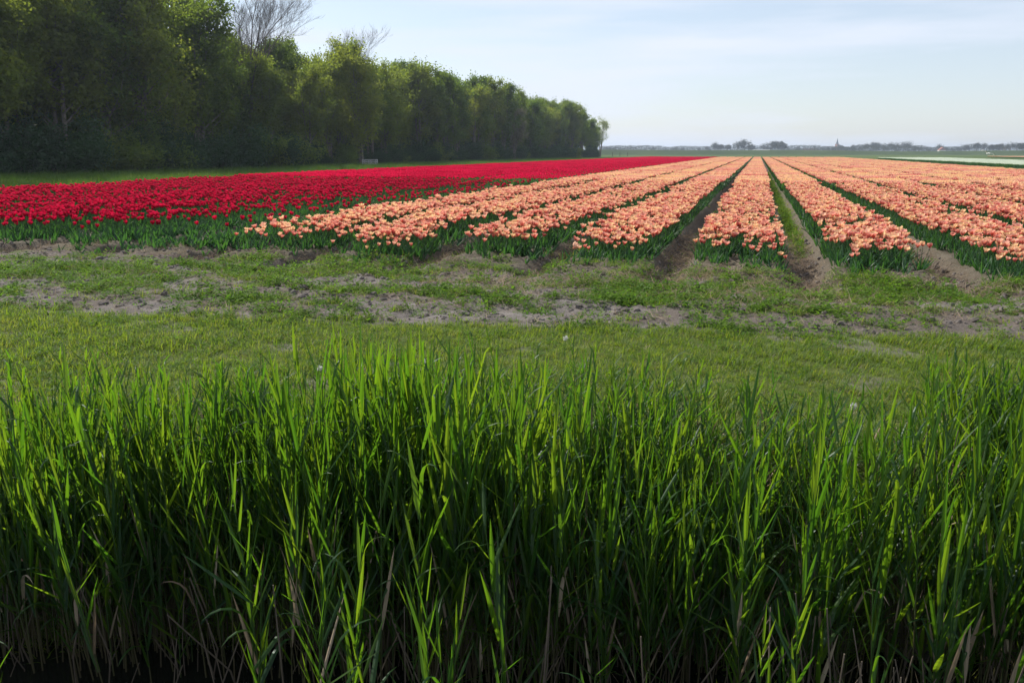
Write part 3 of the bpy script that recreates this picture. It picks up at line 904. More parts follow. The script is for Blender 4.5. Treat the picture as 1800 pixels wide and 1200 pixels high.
# ------------------------------------------------------------------ tulips
def blade(base, d, nrm, length, width, bend, segs=4, fold=0.18, t0=0.0, shape='lance', droop=0.0):
    """a leaf: three vertices across (a shallow V), tapering to a point, bending over along nrm"""
    m = MB()
    d = Vector(d).normalized(); nrm = Vector(nrm)
    nrm = (nrm - d * nrm.dot(d)).normalized()
    side = d.cross(nrm)
    v, t = [], []
    p = Vector(base)
    for i in range(segs + 1):
        s = i / segs
        if shape == 'lance': wd = width * (math.sin(math.pi * (0.12 + 0.88 * s) ** 0.75) ** 0.8 if s < 1 else 0.0)
        else: wd = width * (1 - s ** 1.6)
        wd = max(wd, 0.0006)
        v += [p - side * wd / 2 + nrm * wd * fold, p, p + side * wd / 2 + nrm * wd * fold]
        t += [s] * 3
        ang = bend / segs
        if droop and s > 0.4: ang += droop / segs
        rot = Matrix.Rotation(ang, 3, side)
        d2 = (d * math.cos(ang) + nrm * math.sin(ang)).normalized()
        nrm = (nrm * math.cos(ang) - d * math.sin(ang)).normalized()
        d = d2
        p = p + d * length / segs
    f = []
    for i in range(segs):
        a = i * 3
        f += [(a, a + 1, a + 4, a + 3), (a + 1, a + 2, a + 5, a + 4)]
    return m.add(v, f, t)

def tulip_flower(g, height_, radius, openness, rows=3):
    """six petals, three inside three; t runs from the base of the petal to its rim"""
    m = MB()
    for k in range(6):
        an = k * math.pi / 3 + g.uniform(-0.12, 0.12)
        inner = k % 2
        r = radius * (0.86 if inner else 1.0)
        ca, sa = math.cos(an), math.sin(an)
        v, t, f = [], [], []
        o_ = openness * g.uniform(0.75, 1.25)
        hh = height_ * g.uniform(0.92, 1.06)
        for i in range(rows + 1):
            s = i / rows
            rr = r * (math.sin(math.pi * 0.5 * min(1, s * 1.7)) * (1 - 0.25 * s * (1 - o_)) + o_ * 0.42 * s ** 2 - (1 - o_) * 0.28 * s ** 3)
            z = hh * (1 - (1 - s) ** 1.35)
            hw = radius * 0.78 * (math.sin(math.pi * (0.1 + 0.80 * s)) ** 0.75) * (0.9 if s < 1 else 0.62)
            for c in (-1, 0, 1):
                rim = (0.022 * radius / 0.04) * abs(c) * (1 - 0.4 * s)
                x0, y0 = rr - rim * 0.55, hw * c
                v.append((ca * x0 - sa * y0, sa * x0 + ca * y0, z - (0.10 * hh * abs(c) if i == rows else 0) + g.uniform(-.002, .002)))
                t.append(min(1, s * 0.82 + 0.18 * abs(c)))
        for i in range(rows):
            a = i * 3
            f += [(a, a + 1, a + 4, a + 3), (a + 1, a + 2, a + 5, a + 4)]
        m.add(v, f, t)
    return m

def tulip_kind(seed, petal, tall=0.34, open_=(0.5, 1.0), size=1.0, leaves=3, flower=True, rows=3):
    """[(part name, MB, material)]"""
    g = random.Random(seed)
    parts = []
    h = tall * g.uniform(0.93, 1.07)
    lean = Vector((g.uniform(-1, 1), g.uniform(-1, 1), 0)) * 0.035
    top = Vector((lean.x, lean.y, h))
    if flower:
        parts.append(('stem', MB().tube([(0, 0, -0.03), Vector((lean.x * 0.3, lean.y * 0.3, h * 0.5)), top], [0.0045, 0.004, 0.0035], 4, cap=False), M['tulip_stem']))
        fl = tulip_flower(g, 0.066 * size, 0.037 * size, g.uniform(*open_), rows)
        tilt = Euler((g.uniform(-.28, .28), g.uniform(-.28, .28), g.uniform(0, 6))).to_matrix().to_4x4()
        parts.append(('flower', fl.moved(Matrix.Translation(top) @ tilt), petal))
    for k in range(leaves):
        an = k * 2.2 + g.uniform(0, 1.5)
        out = Vector((math.cos(an), math.sin(an), 0))
        el = g.uniform(0.18, 0.5)
        d = Vector((out.x * math.sin(el), out.y * math.sin(el), math.cos(el)))
        parts.append(('leaf', blade(out * 0.008 + Vector((0, 0, -0.02)), d, out, g.uniform(0.22, 0.31) * (h / 0.34), g.uniform(0.028, 0.044), g.uniform(0.15, 0.7), 4, 0.3), M['tulip_leaf']))
    return parts
def joined(parts, name):
    mats = []
    m = MB(); mi = []
    for pn, mb, mt in parts:
        if mt not in mats: mats.append(mt)
        mi += [mats.index(mt)] * len(mb.f)
        m.merge(mb)
    me = m.mesh(name, mats)
    me.polygons.foreach_set('material_index', np.array(mi, dtype=np.int32))
    return me
peach_kinds = [tulip_kind(100 + i, M['peach_petal'], 0.335, ((0.45, 1.05), (0.1, 0.4), (0.9, 1.3))[(0, 0, 1, 0, 2, 0, 0, 1, 2, 0)[i]], 1.02 + 0.03 * (i % 5)) for i in range(10)]
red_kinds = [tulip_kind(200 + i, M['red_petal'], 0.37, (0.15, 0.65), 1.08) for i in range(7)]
leaf_kinds = [tulip_kind(300 + i, None, 0.31, leaves=4, flower=False) for i in range(4)]

def cluster_kind(seed, petal, length, density=62, tall=0.335, open_=(0.5, 1.0), size=1.3, share=1.0):
    """a short length of bed seen from far off: many small plants in one mesh"""
    g = random.Random(seed)
    pet, lf = MB(), MB()
    for i in range(int(density * BED_W * length)):
        x, y = g.uniform(0, BED_W), g.uniform(0, length)
        h = tall * g.uniform(0.88, 1.1)
        if g.random() < share:
            f = tulip_flower(g, 0.066 * size, 0.038 * size, g.uniform(*open_), 1) if False else None
            r = 0.040 * size * g.uniform(0.9, 1.1); hh = 0.062 * size
            a0 = g.uniform(0, 6.28)
            v = [(x, y, h)]; t = [0.05]
            for k in range(6):
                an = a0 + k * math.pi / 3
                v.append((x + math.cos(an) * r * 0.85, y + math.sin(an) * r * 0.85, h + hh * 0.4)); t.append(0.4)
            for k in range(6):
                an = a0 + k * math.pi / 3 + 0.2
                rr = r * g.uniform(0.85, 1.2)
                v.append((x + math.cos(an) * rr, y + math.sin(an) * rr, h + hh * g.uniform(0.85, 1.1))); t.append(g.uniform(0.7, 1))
            fs = [(0, 1 + k, 1 + (k + 1) % 6) for k in range(6)] + [(1 + k, 1 + (k + 1) % 6, 7 + k) for k in range(6)] + [(7 + k, 1 + (k + 1) % 6, 7 + (k + 1) % 6) for k in range(0, 6, 2)]
            pet.add(v, fs, t)
        for k in range(2):
            an = g.uniform(0, 6.28); ll = g.uniform(0.2, 0.3) * tall / 0.335
            c, s = math.cos(an), math.sin(an)
            lf.add([(x - s * .02, y + c * .02, 0), (x + s * .02, y - c * .02, 0), (x + c * .07 + s * .024, y + s * .07 - c * .024, ll * .7), (x + c * .07 - s * .024, y + s * .07 + c * .024, ll * .7), (x + c * .13, y + s * .13, ll)],
                   [(0, 1, 2, 3), (3, 2, 4)])
    parts = ([('flower', pet, petal)] if pet.n else []) + [('leaf', lf, M['tulip_leaf'])]
    return joined(parts, 'bed_length')

Q_NEAR = 34.0
def bed_points(k, q0, q1, dens, gseed):
    g = np.random.default_rng(gseed)
    n = int(BED_W * (q1 - q0) * dens)
    p = BED0 + k * PITCH_BED + g.random(n) * BED_W
    q = q0 + g.random(n) * (q1 - q0)
    wob = 0.10 * (fbm(q * 0.7, q * 0 + k * 3.1, 8, 3) - 0.5) * 2
    return p + wob, q, g
all_pts = {'peach': [], 'red': []}
front = {-4: 11.0, -3: 10.75, -2: 11.25, -1: 11.2, 0: 11.55, 1: 11.3, 2: 11.15, 3: 11.0}
for colour, ks in (('peach', PEACH_K), ('red', RED_K)):
    for k in ks:
        qf = front.get(k, 11.0) if colour == 'peach' else 10.6
        p, q_, g = bed_points(k, qf - 0.5, Q_NEAR, 82 if colour == 'peach' else 62, 1000 + k)
        fr = q_ - qf - 0.45 * (fbm(p * 2.3, p * 0 + k, 14, 3) - 0.5) * 2 - 0.1
        dens = 0.25 * sstep(-0.45, 0.0, fr) + 0.75 * sstep(0.0, 0.7, fr)
        dens *= 1 - 0.75 * sstep(0.60, 0.70, fbm(p * 1.6, q_ * 0.8, 17, 3))          # thin places in the bed
        edge = np.minimum(p - (BED0 + k * PITCH_BED), BED0 + k * PITCH_BED + BED_W - p)
        has = (0.25 + 0.73 * sstep(-0.25, 0.25, fr + 0.15 * g.random(len(p)))) * np.where(edge < 0.09, 0.5, 1.0)
        left_e, right_e = p - (BED0 + k * PITCH_BED), BED0 + k * PITCH_BED + BED_W - p
        cut = {-1: (0.0, 0.10), 0: (0.05, 0.06), 1: (0.12, 0.12), 2: (0.14, 0.0)}.get(k, (0.0, 0.0))
        dens *= (left_e > cut[0]) * (right_e > cut[1])
        if colour == 'peach' and k == 0:                                                # the bed straight ahead opens into two tongues
            dens *= 1 - 0.85 * np.exp(-((p - BED0 - 0.62) / 0.17) ** 2) * (1 - sstep(12.2, 13.6, q_))
        if colour == 'red':
            thin = sstep(1.0, 5.2, (BED0 + (-4) * PITCH_BED - 0.3 - p) + 1.6 * (fbm(p * .5, q_ * .35, 23, 3) - 0.5))   # few heads along the near side
            has *= (0.12 + 0.88 * thin) * (0.30 + 0.70 * sstep(-0.2 - 0.9 * sstep(10, 15, -p), 1.7 - 0.6 * sstep(10, 15, -p), fr + 1.2 * (fbm(p * .8, q_ * .8, 27, 3) - 0.5)))
        keep = g.random(len(p)) < dens
        p, q_, has = p[keep], q_[keep], has[keep]
        x, y = xy(p, q_)
        z = height(x, y)
        ok = in_view(x, y, z + 0.3)
        x, y, z, has, q_, p = x[ok], y[ok], z[ok], has[ok], q_[ok], p[ok]
        fl = g.random(len(x)) < has
        fr = q_ - qf
        hs = (0.86 + 0.28 * fbm(p * 0.9, q_ * 0.5, 66, 3)) * g.uniform(0.84, 1.13, len(x)) * (0.72 + 0.28 * sstep(-0.3, 0.8, fr))
        for i in range(len(x)): all_pts[colour].append((x[i], y[i], z[i], hs[i], fl[i], k))

def tulip_objects(colour, kinds, n_single, labels):
    A = np.array([(a[0], a[1], a[2], a[3], a[4], a[5]) for a in all_pts[colour]])
    g = np.random.default_rng(5 if colour == 'peach' else 6)
    u, v, d = project(A[:, 0], A[:, 1], A[:, 2] + 0.35)
    inside = (u > 6) & (u < 1794) & (A[:, 4] > 0)
    order = np.argsort(np.where(inside, d, 1e9))[:n_single]
    single = np.zeros(len(A), bool); single[order] = True
    meshes = [[(pn, mb.mesh(pn, mt, smooth=(pn == 'flower'))) for pn, mb, mt in kd] for kd in kinds]
    for i in order:
        x, y, z, hs, fl, k = A[i]
        o = empty(colour + '_tulip', (x, y, z), g.uniform(0, 6.28))
        o.scale = (hs, hs, hs)
        o.rotation_euler = (g.normal() * 0.07, g.normal() * 0.07, o.rotation_euler.z)
        for pn, me in meshes[g.integers(0, len(meshes))]:
            c = bpy.data.objects.new(pn, me); link(c); c.parent = o
        lab, grp = labels(int(k))
        tag(o, lab, 'tulip', grp)
    B = A[~single]
    n = len(B)
    protos = [joined(kd, colour + '_tulip') for kd in kinds] + [joined(kd, 'tulip_leaves') for kd in leaf_kinds]
    idx = np.where(B[:, 4] > 0, g.integers(0, len(kinds), n), len(kinds) + g.integers(0, len(leaf_kinds), n))
    rot = np.stack([g.normal(size=n) * 0.07, g.normal(size=n) * 0.07, g.uniform(0, 6.28, n)], -1)
    scatter(colour + '_tulip_bed', B[:, :3], rot, np.repeat(B[:, 3:4], 3, 1), idx, protos,
            {'peach': 'mass of peach tulips filling the long beds', 'red': 'mass of red tulips filling the broad field beside the wood'}[colour], 'tulips')
BEDNAME = {-4: 'next to the red tulips', -3: 'second from the red tulips', -2: 'third from the red tulips', -1: 'left of the dark-banked bare furrow',
           0: 'straight ahead between the two bare furrows', 1: 'just right of the bed straight ahead', 2: 'second right of the bed straight ahead', 3: 'third right of the bed straight ahead'}
tulip_objects('peach', peach_kinds, 300, lambda k: ('peach tulip at the near end, bed ' + BEDNAME.get(k, 'farthest right'), 'peach tulips at the near end, bed ' + BEDNAME.get(k, 'farthest right')))
tulip_objects('red', red_kinds, 300, lambda k: ('red tulip near the front of the red field', 'red tulips at the front of the red field'))

def far_beds(name, ks, petal, label, dens, tall, open_, share_of=None, q0=Q_NEAR, q1=Q_END, p_of=None):
    L_ = 1.0
    protos = [cluster_kind(400 + i, petal, L_, dens, tall, open_) for i in range(6)]
    thin = [cluster_kind(420 + i, petal, L_, dens, tall, open_, share=sh) for i, sh in enumerate((0.14, 0.14, 0.45, 0.45))]
    P, Rr, S, I = [], [], [], []
    g = np.random.default_rng(99)
    for k in ks:
        q_ = q0
        while q_ < q1 - 0.1:
            p = (p_of(k) if p_of else BED0 + k * PITCH_BED) + g.uniform(-0.03, 0.03)
            x, y = xy(p, q_)
            if in_view(np.array(x), np.array(y), np.array(0.3)):
                P.append((x, y, float(height(np.array(x + 0.6), np.array(y), False)) if False else 0.07)); Rr.append((0, 0, -ROW_A))
                S.append((1, 1, 0.93 + 0.14 * g.random()))
                lvl = share_of(k) if share_of else 0
                I.append(g.integers(0, 6) if lvl == 0 else (6 + g.integers(0, 2) if lvl == 1 else 8 + g.integers(0, 2)))
            q_ += L_
    scatter(name, P, Rr, S, I, protos + thin, label, 'tulips')
far_beds('distant_peach_tulips', PEACH_K, M['peach_petal'], 'far stretch of the peach tulip beds running to the horizon', 66, 0.335, (0.5, 1))
far_beds('distant_red_tulips', RED_K, M['red_petal'], 'far stretch of the red tulip field beside the wood', 60, 0.37, (0.2, 0.6), share_of=lambda k: 1 if k == -5 else (2 if k in (-6, -7) else 0))
far_beds('white_tulip_field', range(0, 7), M['white_petal'], 'pale strip of white tulips beyond the peach beds', 58, 0.3, (0.2, 0.6), q0=60.0, p_of=lambda k: 24.6 + 1.75 * k)
far_beds('pink_tulip_field', range(0, 8), M['pale_petal'], 'thin tan-pink strip of tulips beyond the white ones', 40, 0.28, (0.2, 0.6), q0=110.0, q1=260, p_of=lambda k: 62 + 1.9 * k)

# the pale tulip that has keeled over beside a furrow
kt = tulip_kind(777, M['pale_petal'], 0.30, (0.5, 0.6), 1.5, leaves=2)
fx, fy = xy(-2.62, 11.35)
o = tag(empty('tulip', (fx, fy, float(gz(fx, fy))), 0.6), 'large pale tulip head leaning out over the furrow, alone', 'tulip')
o.rotation_euler = (0.5, 0.35, 0.4)
for pn, mb, mt in kt:
    c = mb.build(pn, mt, o)
# ------------------------------------------------------------------ grass, weeds and straw
def tuft_kind(seed, n, hmin, hmax, width, radius, mat, splay=0.5, segs=2):
    g = random.Random(seed)
    m = MB()
    for i in range(n):
        r = radius * math.sqrt(g.random()); a = g.uniform(0, 6.28)
        b = Vector((math.cos(a) * r, math.sin(a) * r, -0.01))
        a2 = g.uniform(0, 6.28); el = g.uniform(0.05, splay)
        out = Vector((math.cos(a2), math.sin(a2), 0))
        d = out * math.sin(el) + Vector((0, 0, math.cos(el)))
        m.merge(blade(b, d, out, g.uniform(hmin, hmax), width * g.uniform(0.7, 1.3), g.uniform(0.2, 1.3), segs, 0.1, shape='taper'))
    return m.mesh('tuft', mat)
def weed_kind(seed, n=26, rad=0.07, size=0.02, hgt=0.06):
    g = random.Random(seed)
    m = MB()
    for i in range(n):
        r = rad * g.random() ** 0.6; a = g.uniform(0, 6.28)
        c = Vector((math.cos(a) * r, math.sin(a) * r, hgt * g.uniform(0.15, 1) * (1.15 - r / rad)))
        a2 = a + g.uniform(-1, 1)
        out = Vector((math.cos(a2), math.sin(a2), g.uniform(-0.1, 0.7))).normalized()
        m.merge(blade(c, out, Vector((0, 0, 1)), size * g.uniform(0.7, 1.7), size * g.uniform(0.45, 0.8), g.uniform(-0.8, 0.3), 2, 0.15))
    return m.mesh('weed', M['weed_leaf'])
turf = [tuft_kind(500 + i, 24, 0.03, 0.09, 0.0058, 0.055, M['turf_blade'], 1.0) for i in range(6)]
turf_dry = [tuft_kind(520 + i, 18, 0.02, 0.05, 0.004, 0.06, M['straw'], 1.2) for i in range(2)]
weeds = [weed_kind(540 + i) for i in range(6)] + [weed_kind(550 + i, 34, 0.12, 0.034, 0.10) for i in range(3)]
def cast(n, x0, x1, y0, y1, g):
    x = x0 + g.random(n) * (x1 - x0); y = y0 + g.random(n) * (y1 - y0)
    ok = in_view(x, y, np.zeros(n), 600, 60)
    return x[ok], y[ok]
def throw(name, x, y, protos, label, cat, g, smin=0.75, smax=1.3, zoff=0.0, weights=None, tilt=0.1, scl=None):
    z = height(x, y) + zoff
    n = len(x)
    idx = g.integers(0, len(protos), n) if weights is None else g.choice(len(protos), n, p=np.array(weights) / sum(weights))
    s = g.uniform(smin, smax, n) if scl is None else scl * g.uniform(smin, smax, n)
    rot = np.stack([g.normal(size=n) * tilt, g.normal(size=n) * tilt, g.uniform(0, 6.28, n)], -1)
    scatter(name, np.stack([x, y, z], -1), rot, np.repeat(s[:, None], 3, 1), idx, protos, label, cat)
g = np.random.default_rng(21)
# the mown strip behind the reeds
x, y = cast(64000, -10.5, 10.5, 3.2, 9.0, g)
bare = fbm(x * 1.6, y * 2.0, 61, 4)
keep = (y < turf_edge(x) + 0.12 * g.normal(size=len(x))) & (g.random(len(x)) < 1 - 0.75 * sstep(0.66, 0.76, bare))
x, y = x[keep], y[keep]
throw('mown_grass', x, y, turf + turf_dry + weeds[:6], 'short mown grass strip between the reeds and the field', 'grass', g, 0.7, 1.25, weights=[5] * 6 + [2.2] * 2 + [0.7] * 6,
      scl=0.55 + 0.95 * fbm(x * 1.4, y * 1.8, 33, 4) + 0.5 * (1 - sstep(3.8, 4.8, y)))
# patchy growth on the sandy headland
x, y = cast(40000, -14, 12.5, 6.6, 12.2, g)
cover = fbm(x * 1.5, y * 2.6, 40, 5, 0.62) + 0.14 * (fbm(x * 5, y * 5, 44, 3) - 0.5) - 0.13 * np.exp(-((y - turf_edge(x) - 0.5) / 0.7) ** 2)
p_, q_ = pq(x, y)
dn = sstep(0.45, 0.57, cover) * (y > turf_edge(x) - 0.15) * (1 - sstep(10.7, 11.6, q_)) * (1 - 0.75 * furrow(p_) * sstep(9.9, 10.8, q_)) + 0.10 * (y > turf_edge(x)) * (q_ < 11.2)
keep = g.random(len(x)) < dn
x, y = x[keep], y[keep]
throw('headland_weeds', x, y, weeds + turf[:3] + turf_dry[:1], 'low weeds and grass tufts on the sandy headland before the tulips', 'weeds', g, 0.8, 1.5, weights=[2.2] * 6 + [0.8] * 3 + [2.2] * 3 + [1.2])
# some green in the furrows between the beds
fx_, fy_ = [], []
for k in range(-3, 10):
    n = 2600 if k == 1 else 900
    q_ = 11.5 + g.random(n) ** 1.6 * 60
    off = 0.12 if k == 1 else 0.0
    p_ = BED0 + k * PITCH_BED - (PITCH_BED - BED_W) / 2 + off + g.normal(size=n) * (0.06 if k == 1 else 0.1)
    dens = (sstep(13.5, 17, q_) if k == 1 else (0.12 if k == 0 else (0.6 if k != 2 else 0.6 * sstep(12.5, 14, q_))))
    kk = g.random(n) < dens
    a, b = xy(p_[kk], q_[kk]); fx_.append(a); fy_.append(b)
x, y = np.concatenate(fx_), np.concatenate(fy_)
ok = in_view(x, y, np.zeros(len(x)))
throw('furrow_grass', x[ok], y[ok], turf[:4] + weeds[:4], 'grass and weeds growing along the furrows between the beds', 'grass', g, 1.0, 2.0)
# straw litter
def straw_kind(seed):
    g_ = random.Random(seed); m = MB()
    for i in range(9):
        a = g_.uniform(0, 6.28); r = 0.09 * g_.random()
        c = Vector((math.cos(a) * r, math.sin(a) * r, 0.012 + 0.02 * g_.random()))
        a2 = g_.uniform(0, 6.28)
        m.merge(blade(c, Vector((math.cos(a2), math.sin(a2), g_.uniform(-0.1, 0.35))), Vector((0, 0, 1)), g_.uniform(0.04, 0.15), g_.uniform(0.002, 0.0045), g_.uniform(-0.4, 0.4), 2, 0.3, shape='taper'))
    return m.mesh('straw', M['straw'])
straws = [straw_kind(600 + i) for i in range(5)]
x, y = cast(34000, -14, 12.5, 7.2, 17, g)
p_, q_ = pq(x, y)
dn = 0.9 * sstep(0.0, 0.7, furrow(p_)) * sstep(9.8, 10.8, q_) * (p_ > -9) + 0.9 * sstep(0.56, 0.64, fbm(x * 0.8 + 3, y * 1.4, 71, 3)) * (1 - sstep(10.9, 11.3, q_)) * sstep(8.2, 9.2, q_) + 0.14 * (q_ < 11) * (y > turf_edge(x))
keep = g.random(len(x)) < dn
throw('straw_litter', x[keep], y[keep], straws, 'bleached straw and dead stems scattered on the headland and furrows', 'straw', g, 0.8, 1.6, tilt=0.25)
# long grass between the red tulips and the wood
lg = [tuft_kind(620 + i, 34, 0.18, 0.5, 0.014, 0.32, M['long_grass'], 0.5) for i in range(4)]
n = 15000
q_ = 16 + 174 * g.random(n) ** 1.5; p_ = P_RED0 - 0.3 - g.random(n) * 26
x, y = xy(p_, q_)
ok = in_view(x, y, np.zeros(n)) & (g.random(n) < 0.35 + 0.65 * sstep(0.35, 0.6, fbm(x * 0.12, y * 0.12, 13, 3)))
throw('long_grass', x[ok], y[ok], lg, 'rough long grass between the red tulips and the wood', 'grass', g, 0.7, 1.3)

# ------------------------------------------------------------------ clods of earth
def clod_mesh(seed, r):
    g_ = np.random.default_rng(seed)
    nu, nv = (14, 8) if r > 0.05 else (7, 4)
    v, f = [], []
    for j in range(nv + 1):
        th = math.pi * j / nv
        for i in range(nu):
            ph = 2 * math.pi * i / nu
            d = np.array([math.sin(th) * math.cos(ph), math.sin(th) * math.sin(ph), math.cos(th)])
            n = 0.6 + 0.75 * fbm(np.array([d[0] * 2.1 + seed + d[2] * 1.3]), np.array([d[1] * 2.1 - d[2] * 1.7 + 3]), seed, 4)[0]
            v.append(tuple(d * n * r * np.array([1, 0.85, 0.62])))
    for j in range(nv):
        for i in range(nu):
            f.append((j * nu + i, (j + 1) * nu + i, (j + 1) * nu + (i + 1) % nu, j * nu + (i + 1) % nu))
    return MB().add(v, f).mesh('soil_clod', M['clod'], smooth=False)
cm = [clod_mesh(s, 0.1) for s in range(6)]
def px_ground(px, py):
    u, v = px - 900, py - 600
    d = F_PX * SP + v * CP; fw = F_PX * CP - v * SP
    return u / d * CAM_H, fw / d * CAM_H
gc = random.Random(3)
for i, (px, py, s, lab) in enumerate(((1122, 525, 1.25, 'rounded grey soil clod below the dark-banked furrow, the largest'),
        (1330, 538, 1.15, None), (1300, 545, 0.9, None), (1540, 512, .8, None), (1660, 505, 1.3, 'dark soil clod at the mouth of the furrow far right'),
        (100, 508, 1.2, None), (310, 503, 1.3, None), (235, 505, .9, None), (365, 512, .9, None), (40, 512, 1.0, None), (530, 508, .9, None), (860, 520, .9, None), (960, 525, .8, None),
        (1235, 500, .7, None), (1030, 535, .6, None), (1700, 548, .8, None), (1480, 570, .6, None), (1760, 530, .9, None), (700, 470, .8, None), (265, 462, .9, None), (275, 468, .7, None))):
    x, y = px_ground(px, py)
    o = link(bpy.data.objects.new('soil_clod', cm[i % 6]))
    o.location = (x, y, float(gz(x, y)) - 0.012 * s)
    o.rotation_euler = (gc.uniform(-.3, .3), gc.uniform(-.3, .3), gc.uniform(0, 6))
    o.scale = (s * 1.2, s, s * 0.8)
    tag(o, lab or 'grey clod of dry soil lying on the sandy headland', 'soil clod', 'soil clods on the headland')

# crumbs of earth and small lumps, far too many to count
crumbs = []
for s_ in range(5):
    me_ = clod_mesh(40 + s_, 0.02); crumbs.append(me_)
x, y = cast(34000, -14, 12.5, 6.8, 16, g)
p_, q_ = pq(x, y)
dn = (y > turf_edge(x)) * (0.16 + 0.6 * (1 - sstep(0.42, 0.56, fbm(x * 1.5, y * 2.6, 40, 5, 0.62)))) * (1 - sstep(10.6, 11.2, q_)) + 1.0 * sstep(0.05, 0.6, furrow(p_)) * sstep(9.6, 10.8, q_)
kk = g.random(len(x)) < dn
throw('soil_crumbs', x[kk], y[kk], crumbs, 'loose crumbs and small lumps of dry soil on the headland and furrows', 'soil', g, 0.5, 1.3, scl=0.5 + 2.2 * g.random(int(kk.sum())) ** 4, tilt=0.5)

# ------------------------------------------------------------------ reeds
def reed_kind(seed, H=1.4, sheaf=False):
    """[(part, MB, material)] : a jointed stem and leaves set alternately on its two sides"""
    g = random.Random(seed)
    lean = Vector((g.uniform(-1, 1), g.uniform(-1, 1), 0)) * 0.055
    pts, rad = [], []
    for i in range(7):
        s = i / 6
        pts.append(Vector((lean.x * s * s * H, lean.y * s * s * H, -0.12 + (H * 0.80 + 0.12) * s)))
        rad.append(0.0042 * (1 - 0.62 * s))
    parts = [('stem', MB().tube(pts, rad, 5, cap=False), M['reed_stem'])]
    n = g.randint(8, 11)
    plane = g.uniform(0, math.pi)
    for k in range(n):
        s = 0.46 + 0.54 * k / (n - 1)
        s = min(1, s + g.uniform(-0.03, 0.03))
        i = min(5, int(s * 6)); base = pts[i].lerp(pts[i + 1], s * 6 - i)
        a = plane + (math.pi if k % 2 else 0) + g.uniform(-0.45, 0.45)
        out = Vector((math.cos(a), math.sin(a), 0))
        el = g.uniform(0.20, 0.55) * (1 - 0.65 * s) + 0.05
        if g.random() < 0.24: el += g.uniform(0.25, 0.7)
        d = out * math.sin(el) + Vector((0, 0, math.cos(el)))
        ln = g.uniform(0.20, 0.33) * (0.72 + 0.42 * math.sin(math.pi * s))
        wd = g.uniform(0.010, 0.019) * (0.8 + 0.4 * math.sin(math.pi * s))
        droop = g.uniform(1.8, 3.2) if g.random() < 0.10 else 0.0
        parts.append(('leaf', blade(base, d, out, ln, wd, g.uniform(0.0, 0.35) * (1.2 - s), 5 if not droop else 7, 0.16, droop=droop), M['straw'] if (g.random() < 0.16 and k < 2) or g.random() < 0.015 else M['reed_leaf']))
    return parts
reed_kinds = [reed_kind(700 + i, 1.40) for i in range(16)]
dead_kinds = []
for i in range(4):
    g_ = random.Random(760 + i)
    hh = g_.uniform(0.35, 0.8)
    dead_kinds.append(MB().tube([(0, 0, -0.12), (g_.uniform(-.03, .03), g_.uniform(-.03, .03), hh * 0.5), (g_.uniform(-.08, .08), g_.uniform(-.08, .08), hh)], [0.0035, 0.003, 0.0022], 5).mesh('dead_stalk', M['dead_reed']))
g = np.random.default_rng(31)
N0 = 24500
x = -6.2 + 12.4 * g.random(N0)
y = 2.0 + 2.8 * g.random(N0)
dn = (0.05 * sstep(1.95, 2.3, y + 0.1 * x) + 0.95 * sstep(2.85, 3.25, y + 0.08 * x)) * (1 - sstep(3.85, 4.4, y))                  # thick by the water, thinning out up the bank
dn *= 1 - 0.92 * (1 - sstep(3.15, 3.5, y)) * (1 - sstep(-1.3, -0.3, x + 0.25 * y - .6))   # open water near the left
dn *= 0.40 + 0.75 * sstep(0.3, 0.65, fbm(x * 1.5, y * 1.5, 19, 3))
dn *= 1 - 0.75 * np.exp(-((x - 1.5) / 0.6) ** 2) * sstep(3.2, 3.7, y)           # thin place showing the grass beyond
keep = (g.random(N0) < dn * 0.62)
x, y = x[keep], y[keep]
z = np.maximum(height(x, y), -1.0)
top = 0.56 + 0.34 * fbm(x * 1.1, y * 0.9, 28, 3) - 0.17 * (fbm(x * 0.45 + 7, y * 0 + 2, 29, 2) > 0.62)
top = top + 0.03 - 0.16 * np.exp(-((x - 1.5) / 0.6) ** 2) * sstep(3.2, 3.6, y) - 0.13 * sstep(3.3, 4.4, y) - 0.48 * (1 - sstep(2.5, 3.0, y))
hs = np.clip((top - z) / 1.40, 0.45, 1.3) * g.uniform(0.72, 1.09, len(x)) * np.where(g.random(len(x)) < 0.06, g.uniform(1.1, 1.3, len(x)), 1.0)
hs = np.minimum(hs, (0.97 - z) / 1.40)
hs = np.where(g.random(len(x)) < 0.14, hs * 0.6, hs)
ok = in_view(x, y, z + hs * 1.3, 900, 500)
x, y, z, hs = x[ok], y[ok], z[ok], hs[ok]
lean_x = g.normal(size=len(x)) * 0.06 ; lean_y = g.normal(size=len(x)) * 0.06 + 0.03
u, v, d = project(x, y, z + hs * 1.2)
inside = (u > 10) & (u < 1790) & (v > 480) & (v < 1150)
order = np.argsort(np.where(inside, d - hs * 0.6, 1e9))[:300]
single = np.zeros(len(x), bool); single[order] = True
meshes = [[(pn, mb.mesh(pn, mt)) for pn, mb, mt in kd] for kd in reed_kinds]
for i in order:
    o = empty('reed', (x[i], y[i], z[i]))
    o.rotation_euler = (lean_x[i], lean_y[i], g.uniform(0, 6.28))
    o.scale = (0.5 + 0.5 * hs[i], 0.5 + 0.5 * hs[i], hs[i])
    for pn, me in meshes[g.integers(0, len(meshes))]:
        c = bpy.data.objects.new(pn, me); link(c); c.parent = o
    side = 'at the left, above the open water' if u[i] < 600 else ('in the middle of the belt' if u[i] < 1200 else 'at the right')
    tag(o, 'green reed at the front of the belt, ' + side, 'reed', 'reeds in front, ' + side)
B = ~single
n = int(B.sum())
sc_ = 0.5 + 0.5 * hs[B]
